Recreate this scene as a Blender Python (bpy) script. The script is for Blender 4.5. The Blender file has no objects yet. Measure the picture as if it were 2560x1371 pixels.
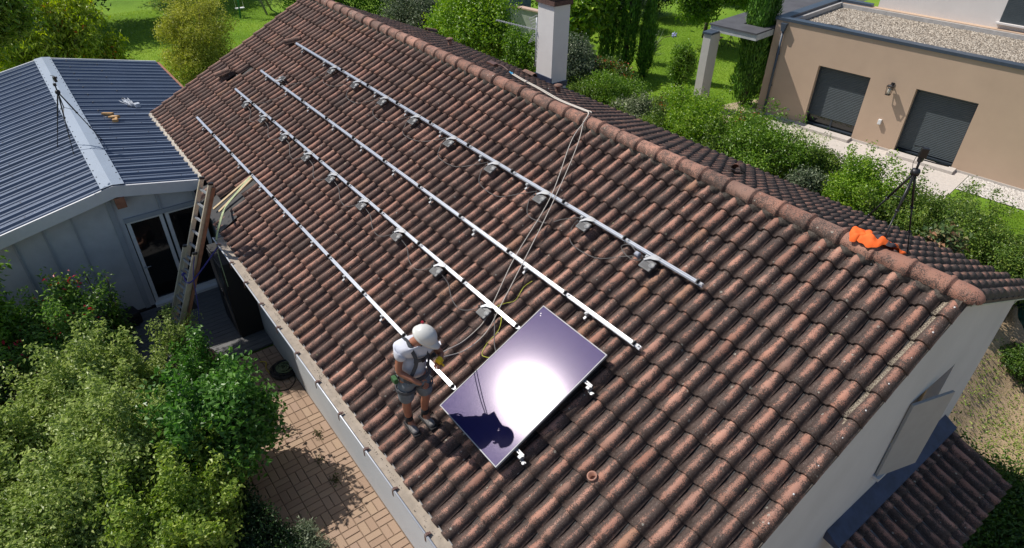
import bpy, bmesh, math, random
import numpy as np
from mathutils import Vector, Matrix

scene = bpy.context.scene
COL = scene.collection
PI = math.pi

# ------------------------------------------------------------------ camera, world, sun, exposure
cam_d = bpy.data.cameras.new('camera')
cam_d.sensor_width = 36.0
cam_d.lens = 22.8001
cam_d.clip_start = 0.05
cam_d.clip_end = 600.0
cam = bpy.data.objects.new('camera', cam_d)
COL.objects.link(cam)
CAMROT = [[0.605564, 0.462866, -0.647339], [0.795725, -0.34128, 0.500349], [0.010671, -0.818097, -0.574982]]
CAMLOC = [0.0, -6.79459, 8.84528]
m = Matrix.Identity(4)
for i in range(3):
    m[i][0] = CAMROT[i][0]; m[i][1] = -CAMROT[i][1]; m[i][2] = -CAMROT[i][2]; m[i][3] = CAMLOC[i]
cam.matrix_world = m
scene.camera = cam

SUN_DIR = Vector((-0.528, -0.306, 0.792)).normalized()      # towards the sun
sun_el = math.asin(SUN_DIR.z)
sun_az = math.atan2(SUN_DIR.x, SUN_DIR.y)                   # clockwise from +Y
world = bpy.data.worlds.new('World')
scene.world = world
world.use_nodes = True
wn = world.node_tree
sky = wn.nodes.new('ShaderNodeTexSky')
sky.sky_type = 'NISHITA'
sky.sun_disc = False
sky.sun_elevation = sun_el
sky.sun_rotation = sun_az
sky.altitude = 200
wn.links.new(sky.outputs[0], wn.nodes['Background'].inputs[0])
wn.nodes['Background'].inputs[1].default_value = 0.10
sun_l = bpy.data.lights.new('sun', 'SUN')
sun_l.energy = 4.9
sun_l.angle = math.radians(0.5)
sun_l.color = (1.0, 0.94, 0.86)
sun = bpy.data.objects.new('sun', sun_l)
COL.objects.link(sun)
sun.rotation_euler = SUN_DIR.to_track_quat('Z', 'Y').to_euler()
sun.location = (-20, -10, 30)
scene.view_settings.view_transform = 'Standard'
scene.view_settings.look = 'None'
scene.view_settings.exposure = 0.06
scene.view_settings.gamma = 1.0
scene.cycles.max_bounces = 8
scene.cycles.use_denoising = True

# ------------------------------------------------------------------ material helpers
def new_mat(name):
    mt = bpy.data.materials.new(name)
    mt.use_nodes = True
    nt = mt.node_tree
    return mt, nt, nt.nodes['Principled BSDF']

def N(nt, typ, **kw):
    n = nt.nodes.new('ShaderNode' + typ)
    for k, v in kw.items():
        setattr(n, k, v)
    return n

def ramp(nt, fac, stops):
    r = N(nt, 'ValToRGB')
    cr = r.color_ramp
    while len(cr.elements) < len(stops):
        cr.elements.new(0.5)
    for e, (p, c) in zip(cr.elements, stops):
        e.position = p
        e.color = (*c, 1) if len(c) == 3 else c
    nt.links.new(fac, r.inputs[0])
    return r.outputs[0]

def noise(nt, scale, detail=4, rough=0.6, vec=None, dist=0.0):
    n = N(nt, 'TexNoise')
    n.inputs['Scale'].default_value = scale
    n.inputs['Detail'].default_value = detail
    n.inputs['Roughness'].default_value = rough
    n.inputs['Distortion'].default_value = dist
    if vec is not None:
        nt.links.new(vec, n.inputs['Vector'])
    return n.outputs[0]

def mth(nt, op, a, b=None, clamp=False):
    n = N(nt, 'Math', operation=op, use_clamp=clamp)
    for i, x in enumerate((a, b)):
        if x is None: continue
        if isinstance(x, (int, float)): n.inputs[i].default_value = x
        else: nt.links.new(x, n.inputs[i])
    return n.outputs[0]

def mixc(nt, fac, a, b, mode='MIX'):
    n = N(nt, 'MixRGB', blend_type=mode)
    for i, x in enumerate((fac, a, b)):
        if isinstance(x, (int, float)): n.inputs[i].default_value = x
        elif isinstance(x, tuple): n.inputs[i].default_value = (*x, 1)
        else: nt.links.new(x, n.inputs[i])
    return n.outputs[0]

def bump(nt, bsdf, h, strength=0.3, dist=0.01):
    b = N(nt, 'Bump')
    b.inputs['Strength'].default_value = strength
    b.inputs['Distance'].default_value = dist
    nt.links.new(h, b.inputs['Height'])
    nt.links.new(b.outputs[0], bsdf.inputs['Normal'])

def objco(nt):
    return N(nt, 'TexCoord').outputs['Object']

def geopos(nt):
    return N(nt, 'NewGeometry').outputs['Position']

def simple(name, col, rough=0.6, metal=0.0, var=0.15, scale=6.0, spec=0.5, bmp=0.0, bscale=60.0):
    mt, nt, b = new_mat(name)
    co = geopos(nt)
    f = noise(nt, scale, 5, 0.6, co)
    lo = tuple(c * (1 - var) for c in col)
    hi = tuple(min(1, c * (1 + var)) for c in col)
    nt.links.new(ramp(nt, f, [(0.3, lo), (0.7, hi)]), b.inputs['Base Color'])
    b.inputs['Roughness'].default_value = rough
    b.inputs['Metallic'].default_value = metal
    b.inputs['Specular IOR Level'].default_value = spec
    if bmp:
        bump(nt, b, noise(nt, bscale, 3, 0.6, co), bmp, 0.01)
    return mt

# --- clay tiles: attribute 'tile' = (random, across, along, random2)
def tile_mat(name, near=True, shift=0.0, dull=1.0):
    mt, nt, b = new_mat(name)
    at = N(nt, 'Attribute', attribute_name='tile')
    sp = N(nt, 'SeparateColor')
    nt.links.new(at.outputs['Color'], sp.inputs[0])
    rnd, acr, alg = sp.outputs[0], sp.outputs[1], sp.outputs[2]
    rnd2 = at.outputs['Alpha']
    co = geopos(nt)
    cs = N(nt, 'SeparateXYZ'); nt.links.new(co, cs.inputs[0])
    # fired clay, each tile its own batch
    clay = ramp(nt, rnd, [(0.0, (0.25, 0.108, 0.074)), (0.3, (0.35, 0.160, 0.112)), (0.6, (0.43, 0.215, 0.155)), (0.8, (0.33, 0.140, 0.092)), (1.0, (0.28, 0.155, 0.118))])
    fresh = ramp(nt, rnd2, [(0.972, (0, 0, 0)), (0.98, (1, 1, 1))])
    clay = mixc(nt, mth(nt, 'MULTIPLY', fresh, .7), clay, (0.36, 0.18, 0.10))
    clay = mixc(nt, mth(nt, 'MULTIPLY', noise(nt, 9, 4, 0.6, co), 0.55), clay, (0.30, 0.20, 0.16))
    # black algae crust: fine grain + broad patches, thinner on the crest of the roll
    fine = noise(nt, 95, 3, 0.75, co)
    mid = noise(nt, 11, 4, 0.6, co)
    big = noise(nt, 2.6, 3, 0.5, co)
    crest = mth(nt, 'SUBTRACT', 1.0, mth(nt, 'MULTIPLY', mth(nt, 'ABSOLUTE', mth(nt, 'SUBTRACT', acr, 0.52)), 2.7), True)
    nearf = N(nt, 'MapRange'); nearf.inputs[1].default_value = -10.0; nearf.inputs[2].default_value = -3.0
    nt.links.new(cs.outputs[0], nearf.inputs[0])
    nf = nearf.outputs[0]
    a = mth(nt, 'ADD', mth(nt, 'MULTIPLY', fine, 1.15), mth(nt, 'MULTIPLY', mid, 0.62))
    a = mth(nt, 'ADD', a, mth(nt, 'MULTIPLY', big, 0.30))
    a = mth(nt, 'ADD', a, mth(nt, 'MULTIPLY', mth(nt, 'SUBTRACT', rnd2, .45), 0.20))
    a = mth(nt, 'ADD', a, mth(nt, 'MULTIPLY', mth(nt, 'ABSOLUTE', mth(nt, 'SUBTRACT', alg, mth(nt, 'ADD', .3, mth(nt, 'MULTIPLY', rnd, .4)))), mth(nt, 'MULTIPLY', nf, .30)))
    a = mth(nt, 'SUBTRACT', a, mth(nt, 'MULTIPLY', crest, mth(nt, 'ADD', 0.19, mth(nt, 'MULTIPLY', nf, 0.15))))
    a = mth(nt, 'SUBTRACT', a, mth(nt, 'MULTIPLY', fresh, 0.2))
    a = mth(nt, 'ADD', a, shift)
    mask = ramp(nt, a, [(0.795, (0, 0, 0)), (0.885, (1, 1, 1))])
    soft = mth(nt, 'ADD', mth(nt, 'MULTIPLY', nf, 0.18), 0.74)
    mask = mth(nt, 'MULTIPLY', mask, soft)
    crust = ramp(nt, noise(nt, 40, 4, 0.7, co), [(0.3, (0.020, 0.0158, 0.0145)), (0.7, (0.080, 0.065, 0.059))])
    colr = mixc(nt, mask, clay, crust)
    # pale lichen rosettes
    vo = N(nt, 'TexVoronoi'); vo.inputs['Scale'].default_value = 13
    nt.links.new(co, vo.inputs['Vector'])
    sepv = N(nt, 'SeparateColor'); nt.links.new(vo.outputs['Color'], sepv.inputs[0])
    rad = mth(nt, 'MULTIPLY', mth(nt, 'GREATER_THAN', sepv.outputs[0], 0.72), mth(nt, 'MULTIPLY', sepv.outputs[1], 0.22))
    spot = mth(nt, 'MULTIPLY', mth(nt, 'LESS_THAN', vo.outputs['Distance'], rad), mth(nt, 'GREATER_THAN', fine, 0.45))
    lich = ramp(nt, sepv.outputs[2], [(0.0, (0.42, 0.40, 0.34)), (0.8, (0.36, 0.36, 0.32)), (1.0, (0.36, 0.34, 0.12))])
    colr = mixc(nt, mth(nt, 'MULTIPLY', spot, 0.75), colr, lich)
    vo2 = N(nt, 'TexVoronoi'); vo2.inputs['Scale'].default_value = 48
    nt.links.new(co, vo2.inputs['Vector'])
    s2 = mth(nt, 'LESS_THAN', vo2.outputs['Distance'], mth(nt, 'MULTIPLY', mid, 0.40))
    colr = mixc(nt, mth(nt, 'MULTIPLY', s2, 0.34), colr, (0.30, 0.27, 0.24))
    if near:      # the pale crust of lichen down the last pan beside the verge
        pan = mth(nt, 'MULTIPLY', mth(nt, 'LESS_THAN', acr, .23), mth(nt, 'MULTIPLY', mth(nt, 'GREATER_THAN', cs.outputs[0], -1.50), mth(nt, 'GREATER_THAN', mth(nt, 'ADD', cs.outputs[2], mth(nt, 'MULTIPLY', mid, .6)), 4.45)))
        colr = mixc(nt, mth(nt, 'MULTIPLY', pan, mth(nt, 'GREATER_THAN', fine, .50)), colr, (.33, .29, .22))
    colr = mixc(nt, 1.0, colr, ramp(nt, mth(nt, 'FRACT', mth(nt, 'MULTIPLY', rnd2, 7.3)), [(0.0, (.80, .80, .80)), (1.0, (1.14, 1.12, 1.10))]), 'MULTIPLY')
    colr = mixc(nt, 1.0, colr, (dull, dull, dull), 'MULTIPLY')
    nt.links.new(colr, b.inputs['Base Color'])
    b.inputs['Roughness'].default_value = 0.78
    b.inputs['Specular IOR Level'].default_value = 0.35
    hh = mth(nt, 'ADD', mth(nt, 'MULTIPLY', fine, 0.6), mth(nt, 'MULTIPLY', mid, 0.8))
    bump(nt, b, hh, 0.45, 0.012)
    return mt

def leaf_mat(name, dark, mid, light, trans=0.25, rough=0.5, accent=None, acc_at=0.97):
    """attribute 'lv' = (leaf random, cluster random, height, 1)"""
    mt, nt, b = new_mat(name)
    at = N(nt, 'Attribute', attribute_name='lv')
    sp = N(nt, 'SeparateColor')
    nt.links.new(at.outputs['Color'], sp.inputs[0])
    f = mth(nt, 'ADD', mth(nt, 'MULTIPLY', sp.outputs[0], 0.55), mth(nt, 'MULTIPLY', sp.outputs[1], 0.45))
    c = ramp(nt, f, [(0.15, dark), (0.5, mid), (0.85, light)])
    if accent:
        c = mixc(nt, mth(nt, 'GREATER_THAN', sp.outputs[1], acc_at), c, accent)
    nt.links.new(c, b.inputs['Base Color'])
    b.inputs['Roughness'].default_value = rough
    b.inputs['Specular IOR Level'].default_value = 0.45
    t = N(nt, 'BsdfTranslucent')
    hs = N(nt, 'HueSaturation'); hs.inputs['Value'].default_value = 1.5; hs.inputs['Saturation'].default_value = 1.15
    hs.inputs['Hue'].default_value = 0.505
    nt.links.new(c, hs.inputs['Color'])
    nt.links.new(hs.outputs[0], t.inputs['Color'])
    mx = N(nt, 'MixShader'); mx.inputs[0].default_value = trans
    nt.links.new(b.outputs[0], mx.inputs[1]); nt.links.new(t.outputs[0], mx.inputs[2])
    nt.links.new(mx.outputs[0], nt.nodes['Material Output'].inputs['Surface'])
    return mt

# ------------------------------------------------------------------ geometry helpers
class MB:
    """collects shapes, then becomes one mesh object"""
    def __init__(s):
        s.v = []; s.f = []; s.sm = []; s.mi = []; s.at = []
        s.cur = 0
    def add(s, vs, fs, smooth=False, at=(0.5, 0.5, 0.5, 0.5)):
        o = len(s.v)
        s.v.extend([tuple(p) for p in vs])
        s.at.extend([at] * len(vs) if isinstance(at, tuple) else at)
        for f in fs:
            s.f.append(tuple(i + o for i in f)); s.sm.append(smooth); s.mi.append(s.cur)
        return s
    def box(s, c, d, rot=None, taper=1.0, at=(0.5, 0.5, 0.5, 0.5)):
        c = Vector(c); hx, hy, hz = d[0] / 2, d[1] / 2, d[2] / 2
        vs = []
        for z in (-1, 1):
            k = taper if z > 0 else 1.0
            for x, y in ((-1, -1), (1, -1), (1, 1), (-1, 1)):
                p = Vector((x * hx * k, y * hy * k, z * hz))
                if rot is not None: p = rot @ p
                vs.append(c + p)
        return s.add(vs, [(3, 2, 1, 0), (4, 5, 6, 7), (0, 1, 5, 4), (1, 2, 6, 5), (2, 3, 7, 6), (3, 0, 4, 7)], at=at)
    def bbox(s, c, d, b=0.01, rot=None):
        """box with chamfered edges"""
        bm = bmesh.new()
        bmesh.ops.create_cube(bm, size=1.0)
        bmesh.ops.scale(bm, vec=d, verts=bm.verts)
        bmesh.ops.bevel(bm, geom=list(bm.edges), offset=min(b, min(d) * 0.45), segments=2, affect='EDGES', profile=0.6)
        c = Vector(c)
        vs = [(c + (rot @ v.co if rot is not None else v.co)) for v in bm.verts]
        bm.verts.index_update()
        fs = [tuple(v.index for v in f.verts) for f in bm.faces]
        bm.free()
        return s.add(vs, fs)
    def bar(s, p0, p1, w, h, up=(0, 0, 1)):
        p0 = Vector(p0); p1 = Vector(p1); d = p1 - p0; L = d.length; d.normalize()
        u = Vector(up); x = d.cross(u).normalized(); z = x.cross(d).normalized()
        R = Matrix((x, d, z)).transposed()
        return s.box((p0 + p1) / 2, (w, L, h), R)
    def cyl(s, p0, p1, r0, r1=None, n=12, caps=True, smooth=True):
        return s.tube([p0, p1], [r0, r0 if r1 is None else r1], n, caps, smooth)
    def tube(s, pts, r, n=8, caps=True, smooth=True):
        pts = [Vector(p) for p in pts]
        if not isinstance(r, (list, tuple)): r = [r] * len(pts)
        vs = []; up = None
        for i, p in enumerate(pts):
            a = pts[max(0, i - 1)]; b_ = pts[min(len(pts) - 1, i + 1)]
            d = (b_ - a).normalized()
            if up is None:
                up = Vector((0, 0, 1)) if abs(d.z) < 0.9 else Vector((1, 0, 0))
            x = d.cross(up).normalized(); y = x.cross(d).normalized(); up = y
            for k in range(n):
                t = 2 * PI * k / n
                vs.append(p + (x * math.cos(t) + y * math.sin(t)) * r[i])
        fs = []
        for i in range(len(pts) - 1):
            for k in range(n):
                k2 = (k + 1) % n
                fs.append((i * n + k, i * n + k2, (i + 1) * n + k2, (i + 1) * n + k))
        s.add(vs, fs, smooth)
        if caps:
            o = len(s.v) - len(vs)
            s.f.append(tuple(o + k for k in reversed(range(n)))); s.sm.append(False); s.mi.append(s.cur)
            s.f.append(tuple(o + (len(pts) - 1) * n + k for k in range(n))); s.sm.append(False); s.mi.append(s.cur)
        return s
    def lathe(s, prof, c=(0, 0, 0), n=20, R=None, smooth=True):
        """prof = [(r, z)]"""
        c = Vector(c); vs = []
        for r, z in prof:
            for k in range(n):
                t = 2 * PI * k / n
                p = Vector((r * math.cos(t), r * math.sin(t), z))
                vs.append(c + (R @ p if R is not None else p))
        fs = []
        for i in range(len(prof) - 1):
            for k in range(n):
                k2 = (k + 1) % n
                fs.append((i * n + k, i * n + k2, (i + 1) * n + k2, (i + 1) * n + k))
        return s.add(vs, fs, smooth)
    def prism(s, poly, a, b, axis='z'):
        """polygon (2D) extruded from a to b along an axis; x: (y,z)  y: (x,z)  z: (x,y)"""
        n = len(poly)
        def P(p, t):
            return {'x': (t, p[0], p[1]), 'y': (p[0], t, p[1]), 'z': (p[0], p[1], t)}[axis]
        vs = [P(p, a) for p in poly] + [P(p, b) for p in poly]
        fs = [tuple(reversed(range(n))), tuple(range(n, 2 * n))]
        for i in range(n):
            j = (i + 1) % n
            fs.append((i, j, n + j, n + i))
        return s.add(vs, fs)
    def quad(s, a, b, c, d, at=(0.5, 0.5, 0.5, 0.5)):
        return s.add([a, b, c, d], [(0, 1, 2, 3)], at=at)
    def build(s, name, mat, parent=None, world=True, attr=None, fix=True):
        me = bpy.data.meshes.new(name)
        off = Vector((0, 0, 0))
        if world and parent is not None:
            q = parent
            while q is not None:
                off += Vector(q.location); q = q.parent
        me.from_pydata([tuple(Vector(p) - off) for p in s.v], [], s.f)
        if attr:
            a = me.attributes.new(attr, 'FLOAT_COLOR', 'POINT')
            a.data.foreach_set('color', np.array(s.at, dtype=np.float32).ravel())
        me.polygons.foreach_set('use_smooth', s.sm)
        mats = mat if isinstance(mat, (list, tuple)) else [mat]
        for mm in mats: me.materials.append(mm)
        me.polygons.foreach_set('material_index', s.mi)
        if fix:
            bm = bmesh.new(); bm.from_mesh(me)
            bmesh.ops.recalc_face_normals(bm, faces=bm.faces)
            bm.to_mesh(me); bm.free()
        me.update()
        o = bpy.data.objects.new(name, me)
        COL.objects.link(o)
        if parent is not None: o.parent = parent
        return o

def split_build(mb, name, mat, parent=None, world=True):
    """each separate piece of a collection becomes its own object"""
    par = list(range(len(mb.v)))
    def root(i):
        while par[i] != i: par[i] = par[par[i]]; i = par[i]
        return i
    for f in mb.f:
        for i in f[1:]: par[root(i)] = root(f[0])
    groups = {}
    for k, f in enumerate(mb.f): groups.setdefault(root(f[0]), []).append(k)
    out = []
    for ks in groups.values():
        ids = sorted({i for k in ks for i in mb.f[k]}); mp_ = {i: j for j, i in enumerate(ids)}
        q = MB(); q.v = [mb.v[i] for i in ids]; q.at = [mb.at[i] for i in ids]
        q.f = [tuple(mp_[i] for i in mb.f[k]) for k in ks]; q.sm = [mb.sm[k] for k in ks]; q.mi = [mb.mi[k] for k in ks]
        out.append(q.build(name, mat, parent, world))
    return out
def weld(a, b_, mi=1):
    """append collection b_ to a with another material slot"""
    o = len(a.v); a.v += b_.v; a.at += b_.at; a.f += [tuple(i + o for i in f) for f in b_.f]; a.sm += b_.sm; a.mi += [mi] * len(b_.f)

def tag(o, label, cat, group=None):
    o['label'] = label; o['category'] = cat
    if group: o['group'] = group
    return o

def thing(name, label, cat, loc=(0, 0, 0), rotz=0.0, group=None):
    o = bpy.data.objects.new(name, None)
    COL.objects.link(o)
    o.location = loc; o.rotation_euler = (0, 0, rotz)
    o.empty_display_size = 0.2
    return tag(o, label, cat, group)

def struct(o):
    o['kind'] = 'structure'; return o

def copy_tree(o, parent=None):
    c = o.copy(); COL.objects.link(c)
    if parent is not None: c.parent = parent
    for ch in list(o.children): copy_tree(ch, c)
    return c

def np_mesh(name, V, F, mat, parent, lv, attr='lv', smooth=False):
    me = bpy.data.meshes.new(name)
    V = np.asarray(V, dtype=np.float32); F = np.asarray(F, dtype=np.int32)
    k = F.shape[1]
    me.vertices.add(len(V)); me.vertices.foreach_set('co', V.ravel())
    me.loops.add(F.size); me.loops.foreach_set('vertex_index', F.ravel())
    me.polygons.add(len(F))
    me.polygons.foreach_set('loop_start', np.arange(0, F.size, k, dtype=np.int32))
    me.polygons.foreach_set('loop_total', np.full(len(F), k, dtype=np.int32))
    me.polygons.foreach_set('use_smooth', np.full(len(F), smooth))
    a = me.attributes.new(attr, 'FLOAT_COLOR', 'POINT')
    a.data.foreach_set('color', np.asarray(lv, dtype=np.float32).ravel())
    me.materials.append(mat)
    me.update(calc_edges=True); me.validate()
    o = bpy.data.objects.new(name, me); COL.objects.link(o)
    if parent is not None: o.parent = parent
    return o

def norm(a): return a / (np.linalg.norm(a, axis=-1, keepdims=True) + 1e-9)

def leaf_quads(rng, P, Nn, L, W, droop=0.0, az=None):
    """one folded diamond per point; Nn = facing direction"""
    n = len(P)
    r = norm(rng.normal(size=(n, 3)))
    T = norm(np.cross(Nn, r))
    if az is not None: T = norm(T * 0.5 + az)
    T[:, 2] -= droop; T = norm(T)
    S = norm(np.cross(Nn, T)); Nn = norm(np.cross(T, S))
    l = (L * rng.uniform(0.6, 1.25, n))[:, None]; w = (W * rng.uniform(0.7, 1.2, n))[:, None]
    fold = Nn * w * 0.35
    A = P; B = P + T * l * 0.45 + S * w * 0.5 + fold; C = P + T * l - Nn * l * 0.12; D = P + T * l * 0.45 - S * w * 0.5 + fold
    V = np.stack([A, B, C, D], 1).reshape(-1, 3)
    F = np.arange(4 * n).reshape(n, 4)
    return V, F

def blobs_in(rng, c, r, n, lo=0.32, hi=0.5, top=True, flat=0.85):
    """n sub-clumps spread over an ellipsoid (centre c, radii r)"""
    out = []
    for i in range(n):
        d = norm(rng.normal(size=3))
        if top and d[2] < -0.35: d[2] = -d[2]
        q = rng.uniform(0.35, 0.8)
        k = rng.uniform(lo, hi)
        out.append((np.array(c) + d * np.array(r) * q, np.array(r) * k * np.array([1, 1, flat])))
    return out

def leaf_cloud(name, rng, blobs, n, L, W, mat, parent, base, up=0.35, inner=0.45, csize=6, droop=0.1, spread=1.6, zmin=0.03, az=None):
    """leaves in little sprays through every clump of a crown; base = world origin of the parent"""
    vol = np.array([b[1].prod() ** (2 / 3.0) for b in blobs]); vol /= vol.sum()
    nc = max(1, n // csize)
    idx = rng.choice(len(blobs), nc, p=vol)
    C = np.array([b[0] for b in blobs])[idx]; Rr = np.array([b[1] for b in blobs])[idx]
    d = norm(rng.normal(size=(nc, 3)))
    lump = 1 + 0.18 * np.sin(d[:, 0] * 5 + idx) * np.sin(d[:, 1] * 6 + 2 * idx) + 0.12 * np.sin(d[:, 2] * 9 + idx)
    rr = (inner + (1 - inner) * rng.random(nc) ** 0.5) * lump
    P = C + d * Rr * rr[:, None]
    cl = rng.random(nc)
    P = np.repeat(P, csize, 0) + rng.normal(size=(nc * csize, 3)) * L * spread * 0.5
    dn = np.repeat(d, csize, 0); clr = np.repeat(cl, csize)
    Nn = norm(dn * 0.6 + norm(rng.normal(size=P.shape)) * 0.75 + np.array([0, 0, up]))
    keep = P[:, 2] > zmin
    P = P[keep]; Nn = Nn[keep]; clr = clr[keep]
    azv = None
    if az is not None:
        azv = norm(dn[keep] * np.array([1, 1, 0.2]) * 0.6 + np.array(az))
    V, F = leaf_quads(rng, P, Nn, L, W, droop, azv)
    m_ = len(P)
    h = (P[:, 2] - P[:, 2].min()) / (np.ptp(P[:, 2]) + 1e-6)
    lv = np.stack([rng.random(m_), clr, h, np.ones(m_)], 1)
    lv = np.repeat(lv, 4, 0)
    return np_mesh(name, V - np.array(base), F, mat, parent, lv)

# ------------------------------------------------------------------ roof geometry (metres; ground z = 0, ridge z = 5)
ZR = 5.0
TH = math.radians(26.592); ST, CT = math.sin(TH), math.cos(TH)
TF = math.radians(22.6); SF, CF = math.sin(TF), math.cos(TF)
def RP(x, s, h=0.0):      # near slope: x along ridge, s down the slope, h above the tile crowns
    return Vector((x, -s * CT - h * ST, ZR - s * ST + h * CT))
def FP(x, s, h=0.0):      # far slope
    return Vector((x, s * CF + h * SF, ZR - s * SF + h * CF))
RX = Vector((1, 0, 0)); RS = Vector((0, -CT, -ST)); RN = Vector((0, -ST, CT))
ROOFROT = Matrix((RX, -RS, RN)).transposed()      # local x = along ridge, y = up slope, z = off the roof
# ------------------------------------------------------------------ materials
M = {}
M['tile'] = tile_mat('weathered_clay')
M['tile_far'] = tile_mat('weathered_clay_north', near=False, shift=0.06, dull=0.9)
M['tile_cap'] = tile_mat('ridge_clay', near=False, shift=-0.03, dull=.92)
M['tile_porch'] = tile_mat('porch_clay', near=False, shift=0.0)
M['mortar'] = simple('lichened_mortar', (0.075, 0.062, 0.052), 0.95, var=0.6, scale=45, bmp=0.7, bscale=70)
M['felt'] = simple('black_roof_felt', (0.012, 0.012, 0.014), 0.7)
M['render_white'] = simple('white_wall_render', (0.50, 0.52, 0.54), 0.9, var=0.06, scale=1.2, bmp=0.12, bscale=120)
M['soffit'] = simple('pale_green_soffit', (0.42, 0.47, 0.40), 0.8, var=0.1)
M['silt'] = simple('gutter_silt', (0.33, 0.28, 0.225), 0.95, var=0.18, scale=9, bmp=0.2, bscale=60)
M['gutter'] = simple('zinc_gutter', (0.46, 0.48, 0.52), 0.45, metal=0.3, var=0.1)
M['black_plastic'] = simple('black_plastic', (0.015, 0.015, 0.017), 0.4, var=0.2)
M['dark_steel'] = simple('dark_steel', (0.03, 0.03, 0.035), 0.45, metal=0.4)
M['brown_metal'] = simple('brown_bracket', (0.10, 0.05, 0.04), 0.5)
M['alu'] = simple('mill_aluminium', (0.52, 0.55, 0.60), 0.20, metal=0.5, var=0.05, scale=20)
M['alu_plate'] = simple('aluminium_plate', (0.26, 0.27, 0.29), 0.42, metal=0.15, var=0.06, scale=20)
M['inverter'] = simple('grey_inverter_case', (0.075, 0.078, 0.085), 0.5, var=0.2, scale=30)
M['cable'] = simple('grey_cable', (0.085, 0.08, 0.08), 0.5)
M['rope'] = simple('white_rope', (0.52, 0.48, 0.43), 0.85, var=0.2, scale=80)
M['yellow_green'] = simple('earth_wire', (0.45, 0.48, 0.03), 0.5, var=0.5, scale=9)
M['anth'] = simple('anthracite_metal', (0.035, 0.045, 0.06), 0.42, var=0.1, spec=0.5)
M['shutter_wall'] = simple('grey_shutter_paint', (0.30, 0.32, 0.33), 0.6, var=0.05)
M['blue_flash'] = simple('blue_grey_flashing', (0.035, 0.048, 0.095), 0.5, var=0.35, scale=5, metal=0.2)
M['wood'] = simple('pale_wood', (0.46, 0.34, 0.19), 0.7, var=0.2, scale=14)
M['wood_red'] = simple('weathered_red_wood', (0.27, 0.12, 0.07), 0.75, var=0.25, scale=10)

W_T = 0.205; GAUGE = 0.3605; S0 = 0.351
XE, XW = -1.285, -17.86
PROF = [(0.0, -.056), (.02, -.060), (.17, -.061), (.205, -.054), (.245, -.036), (.30, -.017), (.38, -.002), (.48, .007), (.58, .009), (.68, .005), (.77, -.006), (.85, -.023), (.915, -.044), (.96, -.058), (1.0, -.062)]

def lay_tiles(mb, P, x_hi, ncol, rows, rng, skip=None, w=W_T, flip=False):
    """courses of Roman tiles; P(x, s, h) maps roof coordinates to space"""
    npf = len(PROF)
    for c in range(ncol):
        x0 = x_hi - (c + 1) * w
        jx = rng.uniform(-.003, .003)
        for (st, sb) in rows:
            if skip and skip(x0 + w / 2, (st + sb) / 2): continue
            r1, r2 = rng.random(), rng.random()
            jh = rng.uniform(-.003, .003); js = rng.uniform(-.006, .006); tw = rng.uniform(-.006, .006); tl = rng.uniform(-.003, .003)
            vs = []; at = []
            for (s_, hb, tap) in ((st - .05, -.014, .84), ((st + sb) / 2, .0, .93), (sb, .019, 1.02)):
                for (t, h) in PROF:
                    x = x0 + w * (0.6 + (t - 0.6) * tap) + jx + tw * (s_ - st)
                    vs.append(P(x, s_ + (js if s_ == sb else 0), h + hb + jh + tl * (t - .5)))
                    at.append((r1, t, {-.014: 0.0, .0: .5}.get(hb, 1.0), r2))
            for (t, h) in PROF:                   # lower lip
                x = x0 + w * (0.6 + (t - 0.6) * 1.02) + jx + tw * (sb - st)
                vs.append(P(x, sb + js, h - .008 + jh + tl * (t - .5)))
                at.append((r1, t, 1.0, r2))
            fs = []
            for k in range(3):
                for i in range(npf - 1):
                    q = (k * npf + i, k * npf + i + 1, (k + 1) * npf + i + 1, (k + 1) * npf + i)
                    fs.append(q if flip else q[::-1])
            o = len(mb.v)
            mb.v.extend(vs); mb.at.extend(at)
            for k, f in enumerate(fs):
                mb.f.append(tuple(i + o for i in f)); mb.sm.append(k < 2 * (npf - 1)); mb.mi.append(0)

# ------------------------------------------------------------------ the tiled house
house = thing('tiled_house', 'long single-storey house with a weathered brown clay tile roof', 'house', (-9.5, -0.5, 0))
wall = MB()
Xn, Xf = -1.45, -17.68
def z_near(y): return ZR + y * math.tan(TH) - 0.13
def z_far(y): return ZR - y * math.tan(TF) - 0.13
# near gable wall with a window hole, eave walls, far gable
poly = [(-4.53, -1.6), (3.3, -1.6), (3.3, z_far(3.3)), (0, ZR - .13), (-4.53, z_near(-4.53))]
wy0, wy1, wz0, wz1 = 0.52, 1.74, 1.70, 3.02
gab = [((-4.53, -1.6), (wy0, -1.6), (wy0, z_far(wy0)), (0, ZR - .13), (-4.53, z_near(-4.53))),
       ((wy1, -1.6), (3.3, -1.6), (3.3, z_far(3.3)), (wy1, z_far(wy1))),
       ((wy0, -1.6), (wy1, -1.6), (wy1, wz0), (wy0, wz0)),
       ((wy0, wz1), (wy1, wz1), (wy1, z_far(wy1)), (wy0, z_far(wy0)))]
for g in gab: wall.prism(g, Xn - .22, Xn, 'x')
wall.prism([(Xf, -4.53), (Xn - .22, -4.53), (Xn - .22, -4.30), (Xf, -4.30)], -0.2, z_near(-4.53), 'z')
wall.prism([(Xf, 3.08), (Xn - .22, 3.08), (Xn - .22, 3.3), (Xf, 3.3)], -0.2, z_far(3.3), 'z')
wall.prism(poly, Xf, Xf + .2, 'x')
wall.build('wall', M['render_white'], house)
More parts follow.
